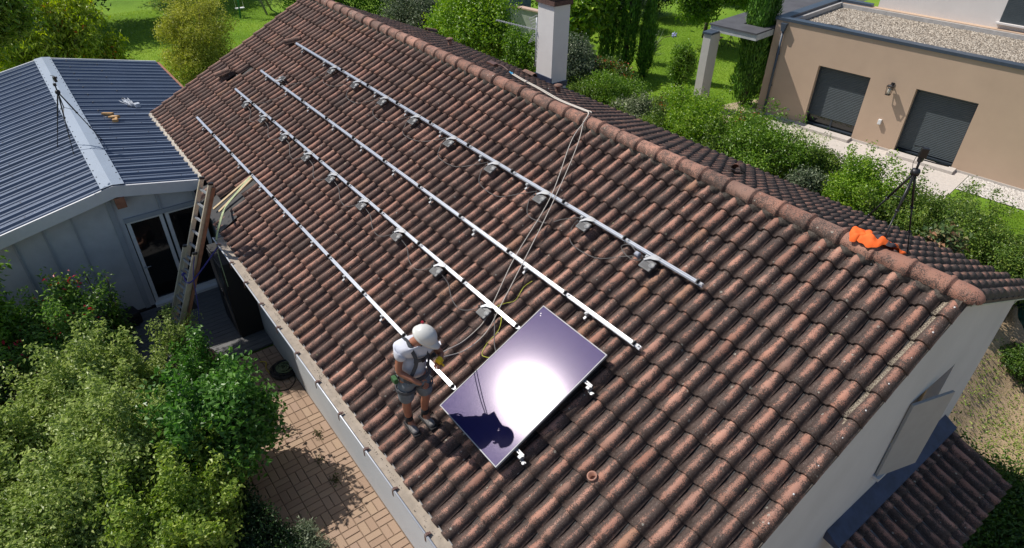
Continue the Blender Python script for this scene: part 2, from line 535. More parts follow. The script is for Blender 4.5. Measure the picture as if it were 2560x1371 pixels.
# window reveal and frame behind the open shutter
win = MB()
win.box((Xn - .16, (wy0 + wy1) / 2, wz0 + .03), (.06, wy1 - wy0, .06)); win.box((Xn - .16, (wy0 + wy1) / 2, wz1 - .03), (.06, wy1 - wy0, .06))
for y in (wy0 + .03, (wy0 + wy1) / 2, wy1 - .03): win.box((Xn - .165, y, (wz0 + wz1) / 2), (.05, .06, wz1 - wz0 - .12))
wo = win.build('window', M['wood'], house)
MB().box((Xn - .17, (wy0 + wy1) / 2, (wz0 + wz1) / 2), (.012, wy1 - wy0 - .1, wz1 - wz0 - .1)).build('pane', M['anth'], wo)
MB().box((Xn + .03, (wy0 + wy1) / 2, wz0 - .025), (.12, wy1 - wy0 + .1, .05)).build('sill', M['render_white'], wo)
# solid shutter standing half open on the gable, and its twin folded at the far side
sh = MB()
a = Vector((Xn + .03, wy0 - .02, 0)); b = Vector((Xn + .225, 1.16, 0))
d = (b - a).normalized(); nn = Vector((d.y, -d.x, 0))
R = Matrix((d, -nn, Vector((0, 0, 1)))).transposed()
sh.box((a + b) / 2 + Vector((0, 0, 2.37)), ((b - a).length, .035, 1.36), R)
for z in (): sh.box((a + b) / 2 + Vector((0, 0, z)) + nn * .024, ((b - a).length - .08, .012, .07), R)
so = sh.build('shutter', M['shutter_wall'], house)
so['label'] = 'grey solid shutter standing half open'
s2 = MB()
s2.box((Xn + .04, 1.80, 2.37), (.03, .05, 1.36))
a = Vector((Xn + .03, wy1 + .02, 0)); b = Vector((Xn + .16, wy1 + .44, 0)); d = (b - a).normalized(); nn = Vector((d.y, -d.x, 0))
R = Matrix((d, -nn, Vector((0, 0, 1)))).transposed()
s2 = MB().box((a + b) / 2 + Vector((0, 0, 2.37)), ((b - a).length, .035, 1.36), R)


# roof underlay sheets
und = MB()
for P, s1 in ((RP, 5.36), (FP, 4.06)):
    und.add([P(XW + .02, 0, -.085), P(XE - .02, 0, -.085), P(XE - .02, s1, -.085), P(XW + .02, s1, -.085),
             P(XW + .02, 0, -.12), P(XE - .02, 0, -.12), P(XE - .02, s1, -.12), P(XW + .02, s1, -.12)],
            [(0, 1, 2, 3), (7, 6, 5, 4), (0, 4, 5, 1), (1, 5, 6, 2), (2, 6, 7, 3), (3, 7, 4, 0)])
split_build(und, 'roof_underlay', M['felt'], house)

rng = random.Random(4)
rows = [(0.02, S0)] + [(S0 + GAUGE * k, S0 + GAUGE * (k + 1) + (.04 if k == 13 else 0)) for k in range(14)]
def skip_near(x, s):
    if x < -13.3 and s > 5.05: return True                      # valley with the metal roof
    if -13.3 < x < -11.98 and s > 4.95: return True             # stripped corner above the ladder
    if -12.35 < x < -11.75 and s > 4.68: return True
    if -12.10 < x < -11.88 and s > 4.25: return True
    if -16.55 < x < -16.30 and 2.55 < s < 2.9: return True      # one tile lifted out
    if -16.75 < x < -16.52 and 2.9 < s < 3.25: return True
    return False
tm = MB()
lay_tiles(tm, RP, XE, 81, rows, rng, skip_near)
roof = tm.build('roof', M['tile'], house, attr='tile', fix=False)
tf_ = MB()
rows_f = [(0.02, .33)] + [(.33 + GAUGE * k, .33 + GAUGE * (k + 1)) for k in range(10)] + [(3.93, 4.15)]
lay_tiles(tf_, FP, XE, 81, rows_f, rng, flip=True)
roof_far = tf_.build('roof', M['tile_far'], house, attr='tile', fix=False)

# verge: clips / nail heads on the last column of tiles
nm = MB()
for k in range(15):
    s = S0 + GAUGE * k - .15
    p = RP(XE - .07, s, .006)
    nm.lathe([(0, .006), (.008, .004), (.010, 0), (.010, -.006)], p, 10, ROOFROT)
split_build(nm, 'nail_head', simple('galvanised_nail', (0.6, 0.6, 0.6), 0.5), roof)
# verge board and soffit under the far gable overhang
vb = MB()
for P, s1 in ((RP, 5.36), (FP, 4.06)):
    vb.add([P(XE - .015, .05, -.06), P(XE - .015, s1, -.06), P(XE - .015, s1, -.105), P(XE - .015, .05, -.105),
            P(XE - .045, .05, -.06), P(XE - .045, s1, -.06), P(XE - .045, s1, -.105), P(XE - .045, .05, -.105)],
           [(0, 1, 2, 3), (7, 6, 5, 4), (0, 4, 5, 1), (1, 5, 6, 2), (2, 6, 7, 3), (3, 7, 4, 0)])
split_build(vb, 'verge_board', M['mortar'], house)
sf = MB()
sf.prism([(-1.44, 0.2), (-1.30, 0.2), (-1.30, 3.75), (-1.44, 3.75)], 0, .02, 'z')
for i, p in enumerate(sf.v): sf.v[i] = (p[0], p[1], z_far(p[1]) - .012 + p[2])
sf.prism([(-17.5, 3.31), (-1.45, 3.31), (-1.45, 3.74), (-17.5, 3.74)], z_far(3.74) - .04, z_far(3.74) - .01, 'z')
split_build(sf, 'soffit', M['soffit'], house)

# ridge caps with a raised collar at each joint
rc = MB()
CAPP = 0.39
ncap = 43
for i in range(ncap):
    x0 = -17.88 + CAPP * i; x1 = x0 + CAPP + .02
    r1_, r2_ = rng.random(), rng.random() * .9
    vs = []; at = []
    na = 15
    dz = rng.uniform(-.006, .006); dy = rng.uniform(-.006, .006)
    st = [(x0, .110), (x0 + .12, .111), (x1 - .070, .113), (x1 - .066, .127), (x1 - .056, .132), (x1 - .034, .132), (x1 - .024, .127), (x1 - .020, .116), (x1 - .002, .115), (x1, .100)]
    if i == ncap - 1:
        st = [(x0, .113), (x0 + .14, .116), (x0 + .20, .110), (x0 + .25, .094), (x0 + .29, .066), (x0 + .31, .036), (x0 + .315, .004)]
    for (x, r) in st:
        for k in range(na):
            t = PI * (-.08 + 1.16 * k / (na - 1))
            vs.append((x, dy + r * 1.05 * math.cos(t), 4.985 + dz + r * .94 * math.sin(t)))
            at.append((r1_, .35 + .42 * k / (na - 1), .5, r2_))
    fs = []
    for j in range(len(st) - 1):
        for k in range(na - 1):
            fs.append((j * na + k, (j + 1) * na + k, (j + 1) * na + k + 1, j * na + k + 1))
    rc.add(vs, fs, True, at)
rc.build('ridge_cap', M['tile_cap'], house, attr='tile', fix=False)
# lumpy mortar bedding either side of the caps
mo = MB()
nr = np.random.default_rng(3)
for P, sg in ((RP, 1), (FP, -1)):
    nx = 420; vs = []
    pr = [(.02, .06), (.095, .04), (.125, .018), (.145, -.012), (.160, -.05)]
    for i in range(nx):
        x = -17.88 + (16.55) * i / (nx - 1)
        ph = ((XE - x) / W_T) % 1.0
        for j, (s, h) in enumerate(pr):
            jit = nr.normal() * .006
            vs.append(P(x, s + jit + (.03 * math.sin(ph * 2 * PI) if j > 1 else 0), h - .012 + nr.normal() * .006))
    fs = []
    for i in range(nx - 1):
        for j in range(4):
            q = (i * 5 + j, (i + 1) * 5 + j, (i + 1) * 5 + j + 1, i * 5 + j + 1)
            fs.append(q)
    mo.add(vs, fs, True)
mo.build('ridge_mortar', M['mortar'], house)

# gutter along the near eave, full of silt, with bracket clips
gt = MB(); gx0, gx1 = -11.2, -1.36
gp = [(-4.84, 2.565), (-4.84, 2.50), (-4.865, 2.455), (-4.93, 2.445), (-4.985, 2.46), (-5.0, 2.50), (-5.0, 2.558)]
vs = [(x, y, z) for x in (gx0, gx1) for (y, z) in gp] + [(x, y + (.006 if y < -4.9 else -.006), z + .006) for x in (gx0, gx1) for (y, z) in gp]
n = len(gp); fs = []
for i in range(n - 1):
    fs += [(i, i + 1, n + i + 1, n + i), (2 * n + i, 3 * n + i, 3 * n + i + 1, 2 * n + i + 1)]
gt.add(vs, fs, False)
gt.prism([p for p in gp], gx0 - .004, gx0, 'x'); gt.prism([p for p in gp], gx1, gx1 + .004, 'x')
gt.tube([(gx0, -5.006, 2.560), (gx1, -5.006, 2.560)], .0125, 8)
gut = gt.build('gutter', M['gutter'], house)
si = MB(); nx = 240; vs = []
for i in range(nx):
    x = gx0 + .01 + (gx1 - gx0 - .02) * i / (nx - 1)
    for j in range(5):
        vs.append((x, -4.845 - .145 * j / 4, 2.543 + .005 * math.sin(i * .35 + j) * math.sin(i * .11) + nr.normal() * .0015 - .006 * (j in (1, 2))))
fs = [(i * 5 + j, (i + 1) * 5 + j, (i + 1) * 5 + j + 1, i * 5 + j + 1) for i in range(nx - 1) for j in range(4)]
si.add(vs, fs, True)
brk = None
for k in range(14):
    x = -10.9 + .715 * k
    if brk is None:
        q = MB(); q.bbox((0, 0, .012), (.036, .04, .022), .005); q.box((0, .016, .006), (.03, .06, .012))
        q.box((0, -.024, -.045), (.03, .004, .10))
        brk = q.build('gutter_bracket', M['brown_metal'], gut, world=False); o = brk
    else:
        o = brk.copy(); COL.objects.link(o)
    o.location = (x - gut.matrix_basis.translation.x + 9.5, -5.0 + .5, 2.562)
# moss and leaf litter caught in the gutter
lit = MB()
for k in range(120):
    x = rng.choice([-9.6, -8.7, -8.2, -7.6, -6.9, -6.75, -6.6, -6.0, -5.2, -4.6, -3.9, -2.6]) + rng.gauss(0, .13)
    if not gx0 < x < gx1: continue
    y = -4.92 + rng.gauss(0, .025); z = 2.552 + rng.random() * .012; r = rng.uniform(.004, .009); t = rng.random() * 6
    lit.add([(x + r * math.cos(t), y + r * math.sin(t), z), (x - r * math.sin(t), y + r * math.cos(t), z + .006), (x - r * math.cos(t), y - r * math.sin(t), z), (x + r * math.sin(t), y - r * math.cos(t), z + .004)], [(0, 1, 2, 3)])
weld(si, lit); si.build('silt', [M['silt'], simple('dry_litter', (0.07, 0.05, 0.03), 0.9, var=.4)], gut)
# mortar valley edge where the tiles meet the metal roof
ve = MB(); nx = 120; vs = []
for i in range(nx):
    x = -17.8 + 4.55 * i / (nx - 1)
    for j, (s, h) in enumerate(((5.03, .0), (5.08, .0), (5.13, -.03), (5.16, -.09))):
        vs.append(RP(x, s + .012 * math.sin(x * 31) + nr.normal() * .004, h + nr.normal() * .006))
fs = [(i * 4 + j, (i + 1) * 4 + j, (i + 1) * 4 + j + 1, i * 4 + j + 1) for i in range(nx - 1) for j in range(3)]
ve.add(vs, fs, True); ve.build('valley_mortar', simple('pale_mortar', (0.42, 0.38, 0.32), .9, var=.25, scale=20, bmp=.5), house)

# chimney at the far eave
ch = MB()
ch.box((-11.915, 3.54, 4.25), (.57, .48, 2.3))
cho = ch.build('chimney', simple('white_chimney_render', (0.70, 0.68, 0.66), .9, var=.05, scale=2, bmp=.25, bscale=90), roof_far)
cc = MB()
cc.box((-11.915, 3.54, 5.45), (.66, .57, .10)); cc.box((-11.915, 3.54, 5.545), (.58, .49, .09)); cc.box((-11.915, 3.54, 5.60), (.70, .61, .045))
cc.build('chimney_cap', simple('chimney_brick', (0.10, 0.055, 0.045), .85, var=.5, scale=26), cho)
fl = MB(); p = FP(-11.6, 3.6, .02)
fl.box((-11.615, 3.54, FP(0, 3.83).z + .05), (.03, .52, .12)); fl.box((-11.915, 3.285, FP(0, 3.5).z + .05), (.62, .03, .12))
split_build(fl, 'flashing', M['blue_flash'], cho)
# terracotta vents and odd tiles on the far slope
ter = tile_mat('vent_clay', shift=-.02, dull=.8)
for (x, s, rr, hh) in ((-10.17, 2.46, .075, .24), (-14.43, 2.47, .075, .26)):
    v = MB(); c = FP(x, s, -.06)
    v.lathe([(rr * .72, 0), (rr * .72, hh * .62), (rr * .62, hh * .66), (rr * .62, hh * .8), (rr * 1.25, hh * .84), (rr * 1.3, hh * .92), (rr * .8, hh), (0, hh * 1.02)], c, 18)
    v.build('roof_vent', ter, house, attr='tile')
def loose_tile(name, P, x, s, h, rot, tilt, mat, parent, L=.4, attr='tile'):
    q = MB(); vs = []; at = []; npf = len(PROF)
    Rz = Matrix.Rotation(rot, 3, 'Z') @ Matrix.Rotation(tilt, 3, 'X')
    e = .001
    o0 = P(x, s, h); ux = (P(x + e, s, h) - o0) / e; us = (P(x, s + e, h) - o0) / e; uh = (P(x, s, h + e) - o0) / e
    for yy, tp in ((-L / 2, .92), (L / 2, 1.04)):
        for th_ in (0, -.013):
            for (t, hh) in PROF:
                v = Rz @ Vector(((t - .55) * .215 * tp, yy, hh + .05 + th_))
                vs.append(o0 + ux * v.x + us * v.y + uh * v.z); at.append((.5, t, .5, .3))
    fs = []
    for i in range(npf - 1):
        fs += [(i, i + 1, 2 * npf + i + 1, 2 * npf + i), (npf + i, 3 * npf + i, 3 * npf + i + 1, npf + i + 1),
               (i, npf + i, npf + i + 1, i + 1), (2 * npf + i, 2 * npf + i + 1, 3 * npf + i + 1, 3 * npf + i)]
    q.add(vs, fs, False, at)
    return q.build(name, mat, parent, attr='tile')
loose_tile('vent_tile', FP, -20.4 + 3.2, 3.6, .08, .2, .1, ter, house)
loose_tile('vent_tile', FP, -5.27, 1.9, .07, .3, -.12, ter, house)
loose_tile('vent_tile', RP, -15.87, 1.40, .06, .5, .25, ter, house)
# clay flue stub in the near slope
stub = MB(); c = RP(-2.87, 3.90, -.05)
stub.lathe([(.045, -.03), (.05, .06), (.055, .10), (.04, .10), (.035, .02), (.0, .02)], c, 16, Matrix.Rotation(.35, 3, 'X'))
stub.build('roof_vent', M['tile_cap'], house, attr='tile')

# porch roof under the gable window
porch = MB(); TP = math.radians(20); SP, CP = math.sin(TP), math.cos(TP)
def PP(y, s, h=0.0): return Vector((-1.28 + s * CP + h * SP, y, 1.13 - s * SP + h * CP))
lay_tiles(porch, lambda x, s, h: PP(x, s, h), 2.95, 16, [(.0, .16), (.16, .52), (.52, .88), (.88, 1.06)], rng, flip=True)
porch.build('porch_roof', M['tile_porch'], house, attr='tile', fix=False)
pb = MB()
pb.add([PP(-.33, 0, -.08), PP(2.95, 0, -.08), PP(2.95, 1.0, -.08), PP(-.33, 1.0, -.08), PP(-.33, 0, -.16), PP(2.95, 0, -.16), PP(2.95, 1.0, -.16), PP(-.33, 1.0, -.16)],
       [(0, 1, 2, 3), (7, 6, 5, 4), (0, 4, 5, 1), (1, 5, 6, 2), (2, 6, 7, 3), (3, 7, 4, 0)])
pb.box((-.45, -.25, -.2), (.10, .10, 1.9)); pb.box((-.45, 2.85, -.2), (.10, .10, 1.9))
split_build(pb, 'porch_frame', M['render_white'], house)
pf = MB()
pf.add([(-1.447, -.42, 1.27), (-1.447, 2.95, 1.27), PP(2.98, .045, .02), PP(-.42, .045, .02), (-1.447, -.42, 1.10), (-1.447, 2.95, 1.10), PP(2.98, .045, -.05), PP(-.42, .045, -.05)],
       [(0, 1, 2, 3), (7, 6, 5, 4), (0, 4, 5, 1), (1, 5, 6, 2), (2, 6, 7, 3), (3, 7, 4, 0)])
pf.build('porch_flashing', M['blue_flash'], house)
# ------------------------------------------------------------------ metal-roofed annex
annex = thing('garden_annex', 'annex with a blue grey ribbed metal roof and pale panelled gable', 'annex', (-18, -7, 0))
MRZ, MRY, MSL = 3.0, -6.10, 0.207
M['sheet'] = simple('ribbed_roof_sheet', (0.13, 0.16, 0.22), 0.33, metal=0.30, var=0.10, scale=1.5)
M['ridge_sheet'] = simple('ridge_flashing_sheet', (0.25, 0.30, 0.37), 0.45, metal=0.1, var=0.05, scale=1.5)
M['fascia'] = simple('fascia_sheet', (0.62, 0.63, 0.65), 0.5, var=0.04)
M['panel_board'] = simple('painted_board', (0.47, 0.48, 0.50), 0.8, var=0.12, scale=2.5)
M['glass'] = simple('dark_window_glass', (0.008, 0.009, 0.010), 0.04, spec=0.8, var=0.1)
M['frame_white'] = simple('white_window_frame', (0.72, 0.72, 0.72), 0.45, var=0.03)

def sheet_profile(x0, x1, pitch):
    pts = []; x = x1
    while x > x0 + .01:
        for dx, h in ((0, 0), (.055, 0), (.060, .004), (.075, .004), (.080, 0), (.098, 0), (.112, .020), (.138, .020), (.152, 0), (.205, 0), (.235, .046), (.285, .046), (.315, 0)):
            if x - dx * pitch / .333 > x0: pts.append((x - dx * pitch / .333, h))
        x -= pitch
    pts.append((x0, 0))
    return pts
def sheet(x0, x1, y0, y1, sg):
    """ribbed sheet from ridge side y0 to eave y1"""
    pr = sheet_profile(x0, x1, .345)
    q = MB(); vs = []
    for y in (y0, y1):
        for (x, h) in pr: vs.append((x, y, MRZ - MSL * abs(y - MRY) + h))
    n = len(pr)
    q.add(vs, [(i, i + 1, n + i + 1, n + i) for i in range(n - 1)])
    # fixing screws
    return q
q = sheet(-17.95, -13.38, MRY + .02, -4.46, 1)
q2 = sheet(-23.2, -17.95, MRY + .02, -3.2, 1)
o = len(q.v); q.v += q2.v; q.at += q2.at; q.f += [tuple(i + o for i in f) for f in q2.f]; q.sm += q2.sm; q.mi += q2.mi
mr = q
ml = sheet(-23.2, -13.38, MRY - .02, -10.4, -1)
# screw caps along purlin lines
for (par, ys) in ((mr, (-5.55, -4.85)), (ml, (-6.75, -7.6, -8.5))):
    sc = MB()
    for y in ys:
        x = -13.38 - .345 * .81
        k = 0
        while x > -23:
            if k % 2 == int(abs(y) * 10) % 2:
                z = MRZ - MSL * abs(y - MRY) + .034
                sc.lathe([(.022, 0), (.022, .008), (.010, .016), (0, .018)], (x, y, z), 8)
            x -= .345; k += 1
    weld(par, sc); par.build('roof_sheet', [M['sheet'], M['dark_steel']], annex, fix=False)
rf = MB()
for sg in (-1, 1):
    y1 = MRY + sg * .205
    rf.add([(-23.22, MRY, MRZ + .065), (-13.36, MRY, MRZ + .065), (-13.36, y1, MRZ + .002 + .034), (-23.22, y1, MRZ + .002 + .034),
            (-13.36, y1, MRZ - .03 + .01), (-23.22, y1, MRZ - .03 + .01)], [(0, 1, 2, 3), (3, 2, 4, 5)])

sc = MB()
for sg in (-1, 1):
    for k in range(29): sc.lathe([(.012, 0), (.012, .006), (0, .010)], (-13.6 - .345 * k, MRY + sg * .175, MRZ + .043), 8)
weld(rf, sc); rf.build('ridge_flashing', [M['ridge_sheet'], M['dark_steel']], annex)
def slab_y(mb, x0, x1, ya, yb, zt, zb):      # strip following the roof slope
    f = lambda y, d: MRZ - MSL * abs(y - MRY) + d
    vs = []
    for x in (x0, x1):
        for y in (ya, yb):
            for d in (zt, zb): vs.append((x, y, f(y, d)))
    mb.add(vs, [(0, 1, 3, 2), (4, 6, 7, 5), (0, 4, 5, 1), (2, 3, 7, 6), (0, 2, 6, 4), (1, 5, 7, 3)])
fa = MB()
slab_y(fa, -13.378, -13.34, MRY, -4.62, .045, -.19); slab_y(fa, -13.378, -13.34, -10.4, MRY, .045, -.19)
slab_y(fa, -23.25, -23.21, MRY, -3.2, .045, -.16); slab_y(fa, -23.25, -23.21, -10.4, MRY, .045, -.16)
split_build(fa, 'fascia', M['fascia'], annex)
ea = MB(); slab_y(ea, -23.2, -17.95, -3.19, -3.12, .02, -.06)
ea.build('eave_tile', M['wood_red'], annex)
wl = MB()
zt = lambda y: MRZ - MSL * abs(y - MRY) - .06
wl.prism([(-10.1, 0), (-6.12, 0), (-6.12, zt(-6.12)), (-10.1, zt(-10.1))], -13.62, -13.55, 'x')
wl.prism([(-6.12, 2.16), (-4.60, 2.16), (-4.60, zt(-4.6)), (-6.12, zt(-6.12))], -13.62, -13.55, 'x')
wl.prism([(-23.0, -10.1), (-13.62, -10.1), (-13.62, -10.0), (-23.0, -10.0)], 0, zt(-10.1), 'z')
wl.prism([(-10.1, 0), (-4.6, 0), (-4.6, zt(-4.6)), (MRY, zt(MRY)), (-10.1, zt(-10.1))], -23.0, -22.9, 'x')

bt = MB()
for y in (-9.6, -9.0, -8.45, -7.95, -7.45, -6.95): bt.box((-13.538, y, zt(y) / 2), (.022, .035, zt(y) - .05))
bt.box((-13.53, -6.27, 1.4), (.05, .10, 2.8)); bt.box((-13.53, -5.35, 2.19), (.05, 1.55, .09)); bt.box((-13.53, -5.42, 2.46), (.04, .05, .44)); bt.box((-13.53, -4.75, 2.4), (.04, .05, .34))
weld(wl, bt); wl.build('wall', [M['panel_board'], simple('batten_board', (.33, .35, .38), .8, var=.06)], annex)
bm_ = MB(); bm_.box((-13.44, MRY + .03, 2.68), (.26, .17, .22)); bm_.build('ridge_beam', M['wood_red'], annex)
for (y0, y1) in ((-6.10, -5.42), (-5.38, -4.66)):
    f = MB()
    yc = (y0 + y1) / 2
    for (yy) in (y0 + .035, y1 - .035): f.box((-13.60, yy, 1.14), (.06, .07, 2.02))
    f.box((-13.60, yc, .165), (.06, y1 - y0 - .14, .07)); f.box((-13.60, yc, 2.115), (.06, y1 - y0 - .14, .07))
    do = f.build('glazed_door', M['frame_white'], annex)
    MB().box((-13.61, yc, 1.14), (.02, y1 - y0 - .13, 1.9)).build('pane', M['glass'], do)
    if y0 < -6:
        h = MB(); h.cyl((-13.56, y0 + .04, 1.05), (-13.51, y0 + .04, 1.05), .012); h.cyl((-13.515, y0 + .04, 1.05), (-13.515, y0 + .15, 1.05), .01); h.build('handle', M['alu'], do)
st = MB(); st.box((-13.52, -5.38, .065), (.16, 1.5, .13)); st.build('door_sill', M['frame_white'], annex)
ii = MB(); ii.box((-18.2, -7.4, .05), (9.4, 5.1, .1)); ii.build('annex_floor', M['felt'], annex)

# ------------------------------------------------------------------ neighbour's house (its own axes: x along the facade, y into the house)
NR = math.radians(6.5)
villa = thing('flat_roofed_villa', 'beige flat-roofed villa with two closed dark roller shutters', 'house', (-5.188, 15.45, 0), NR)
def vb_(mb, name, mat, parent=villa, **k): return mb.build(name, mat, parent, world=False, **k)
M['beige'] = simple('beige_wall_render', (0.50, 0.365, 0.265), 0.92, var=0.065, scale=.7, bmp=0.10, bscale=140)
M['villa_white'] = simple('off_white_wall_render', (0.66, 0.63, 0.61), 0.92, var=0.03, scale=1.3, bmp=0.08, bscale=140)
M['cap'] = simple('blue_grey_coping', (0.05, 0.068, 0.095), 0.42, var=0.08)
M['slat'] = simple('dark_roller_slats', (0.050, 0.066, 0.076), 0.45, var=0.1)
M['stone'] = simple('pale_paving_stone', (0.52, 0.475, 0.43), 0.9, var=0.10, scale=9, bmp=0.15)
X0, X1, YD = -7.80, 9.0, 9.0
doors = [(-5.99, -4.27), (-2.88, -1.15)]
w = MB()
edges = [X0] + [e for d in doors for e in d] + [X1]
for i in range(0, len(edges), 2): w.prism([(edges[i], 0), (edges[i + 1], 0), (edges[i + 1], .30), (edges[i], .30)], -.1, 3.30, 'z')
for (a, b) in doors: w.prism([(a, 0), (b, 0), (b, .30), (a, .30)], 2.14, 3.30, 'z')
w.prism([(X0, .30), (X0 + .30, .30), (X0 + .30, 4.55), (X0, 4.55)], -.1, 3.30, 'z')
w.prism([(X0 + .30, 4.30), (X1, 4.30), (X1, 4.55), (X0 + .30, 4.55)], -.1, 3.30, 'z')
vb_(w, 'wall', M['beige'])
c = MB()
c.box(((X0 + X1) / 2, .115, 3.345), (X1 - X0 + .09, .32, .09)); c.box((X0 + .115, 2.4, 3.345), (.32, 4.25, .09)); c.box((X0 + .8, 4.43, 3.345), (1.28, .26, .09))
vb_(c, 'coping', M['cap'])
dr = MB(); dr.box((X0 + 1.5, .02 - .06, 3.27), (3.0, .05, .055)); 
g = MB()
ng = np.random.default_rng(8)
gx, gy = 150, 60; vs = []
for i in range(gx + 1):
    for j in range(gy + 1):
        vs.append((X0 + .42 + (X1 - X0 - .5) * i / gx, .34 + 3.92 * j / gy, 3.12 + .035 * ng.random()))
g.add(vs, [(i * (gy + 1) + j, (i + 1) * (gy + 1) + j, (i + 1) * (gy + 1) + j + 1, i * (gy + 1) + j + 1) for i in range(gx) for j in range(gy)], False)
mt, nt, b = new_mat('roof_gravel')
vo = N(nt, 'TexVoronoi'); vo.inputs['Scale'].default_value = 22; nt.links.new(geopos(nt), vo.inputs['Vector'])
sv = N(nt, 'SeparateColor'); nt.links.new(vo.outputs['Color'], sv.inputs[0])
gc = ramp(nt, sv.outputs[0], [(0, (0.20, 0.16, 0.12)), (.4, (0.42, 0.36, 0.29)), (1, (0.62, 0.56, 0.47))])
gc = mixc(nt, mth(nt, 'MULTIPLY', mth(nt, 'GREATER_THAN', vo.outputs['Distance'], .55), .8), gc, (.10, .08, .06))
nt.links.new(gc, b.inputs['Base Color']); b.inputs['Roughness'].default_value = .95
bump(nt, b, mth(nt, 'SUBTRACT', 1.0, vo.outputs['Distance']), 1.0, .03)
M['gravel'] = mt
vb_(g, 'gravel_roof', M['gravel'])
ip = MB(); ip.box((X0 + .36, 2.4, 3.22), (.10, 3.9, .16)); ip.box(((X0 + X1) / 2, 4.26, 3.20), (X1 - X0 - .7, .10, .14)); ipm = simple('parapet_lining', (.40, .39, .38), .7); split_build(ip, 'parapet_lining', ipm, villa, False)
# upper storey
u = MB(); u.box((1.4, 7.3, 4.7), (15.2, 5.5, 3.2)); vb_(u, 'upper_storey', M['villa_white'])
us = MB()
us.box((-1.45, 4.535, 4.55), (1.75, .03, 2.1))

uu = MB()
for k in range(40): uu.box((-1.45, 4.516, 3.53 + k * .052), (1.72, .014, .044))
weld(us, uu, 0); vb_(us, 'roller_shutter', M['slat'])
usl = MB(); usl.box((-1.45, 4.47, 3.47), (1.9, .18, .05)); vb_(usl, 'window_sill', M['villa_white'])
# ground-floor roller shutters: slats, guide rails, glass below the half-lowered one
for i, (a, b) in enumerate(doors):
    zb = .42 if i == 0 else .17
    s = MB(); s.box(((a + b) / 2, .215, (zb + 2.14) / 2), (b - a - .06, .012, 2.14 - zb))
    k = zb + .026
    while k < 2.12:
        s.add([((a + .03), .207, k - .024), ((b - .03), .207, k - .024), ((b - .03), .199, k - .006), ((a + .03), .199, k - .006), ((a + .03), .199, k + .008), ((b - .03), .199, k + .008), ((b - .03), .207, k + .022), ((a + .03), .207, k + .022)],
              [(0, 1, 2, 3), (3, 2, 5, 4), (4, 5, 6, 7)])
        k += .052
    so = vb_(s, 'roller_shutter', M['slat'])
    so['label'] = 'dark roller shutter lowered almost to the ground' if i == 0 else 'dark roller shutter fully lowered'
    gr = MB(); gr.box((a + .02, .19, 1.11), (.04, .06, 2.06)); gr.box((b - .02, .19, 1.11), (.04, .06, 2.06)); gr.box(((a + b) / 2, .20, .115), (b - a - .08, .12, .05))
    if i == 0: gr.box(((a + b) / 2, .235, .28), (.06, .04, .28))
    split_build(gr, 'guide_rail', M['anth'], so, False)
    if i == 0:
        pn = MB(); pn.box(((a + b) / 2, .25, .28), (b - a - .08, .012, .30)); vb_(pn, 'pane', M['glass'], so)
    jm = MB(); jm.box(((a + b) / 2, .26, 1.1), (b - a - .01, .02, 2.06)); vb_(jm, 'shutter_backing', M['felt'], so)
for (a, b) in ((-6.2, -4.25), (-2.98, -1.0)):
    s = MB(); s.bbox(((a + b) / 2, -.17, .06), (b - a, .36, .10), .008); vb_(s, 'door_step', M['stone'])
pl = MB(); pl.box(((X0 + X1) / 2, -.012, .04), (X1 - X0, .024, .09)); vb_(pl, 'plinth', M['stone'])
# downpipe with its hopper
d = MB(); d.tube([(-7.47, -.06, 3.0), (-7.47, -.06, .02)], .042, 12); d.prism([(-7.57, 3.24), (-7.37, 3.24), (-7.42, 2.98), (-7.52, 2.98)], -.15, -.002, 'y')
for z in (2.2, 1.1): d.box((-7.47, -.03, z), (.11, .06, .03))
vb_(d, 'downpipe', M['cap'])
# lantern on the wall
l = MB(); lx, lz = -3.57, 2.02
l.box((lx, -.012, lz + .06), (.10, .024, .16)); l.bar((lx, -.02, lz + .10), (lx, -.17, lz + .10), .022, .022)
l.box((lx, -.17, lz + .07), (.18, .18, .02)); l.box((lx, -.17, lz + .095), (.11, .11, .03), taper=.6)
for sx in (-1, 1):
    for sy in (-1, 1): l.bar((lx + sx * .075, -.17 + sy * .075, lz + .06), (lx + sx * .06, -.17 + sy * .06, lz - .20), .014, .014, (0, 1, 0))
l.box((lx, -.17, lz - .205), (.135, .135, .014))
lo = vb_(l, 'wall_lantern', M['dark_steel'])
g2 = MB(); g2.cyl((lx, -.17, lz - .19), (lx, -.17, lz + .0), .042); vb_(g2, 'lamp_glass', simple('frosted_lamp_glass', (.72, .66, .55), .5), lo)
sb = MB(); sb.bbox((-3.56, -.045, .88), (.10, .09, .16), .012); so = vb_(sb, 'socket_box', M['frame_white'])
sb = MB(); sb.bbox((-6.62, -.01, .42), (.07, .02, .07), .006); vb_(sb, 'outlet_cover', simple('grey_outlet', (.4, .4, .42), .5))
struct_fl = MB(); struct_fl.box(((X0 + X1) / 2, 2.3, 3.03), (X1 - X0 - .6, 4.0, .1)); vb_(struct_fl, 'roof_deck', M['felt'])

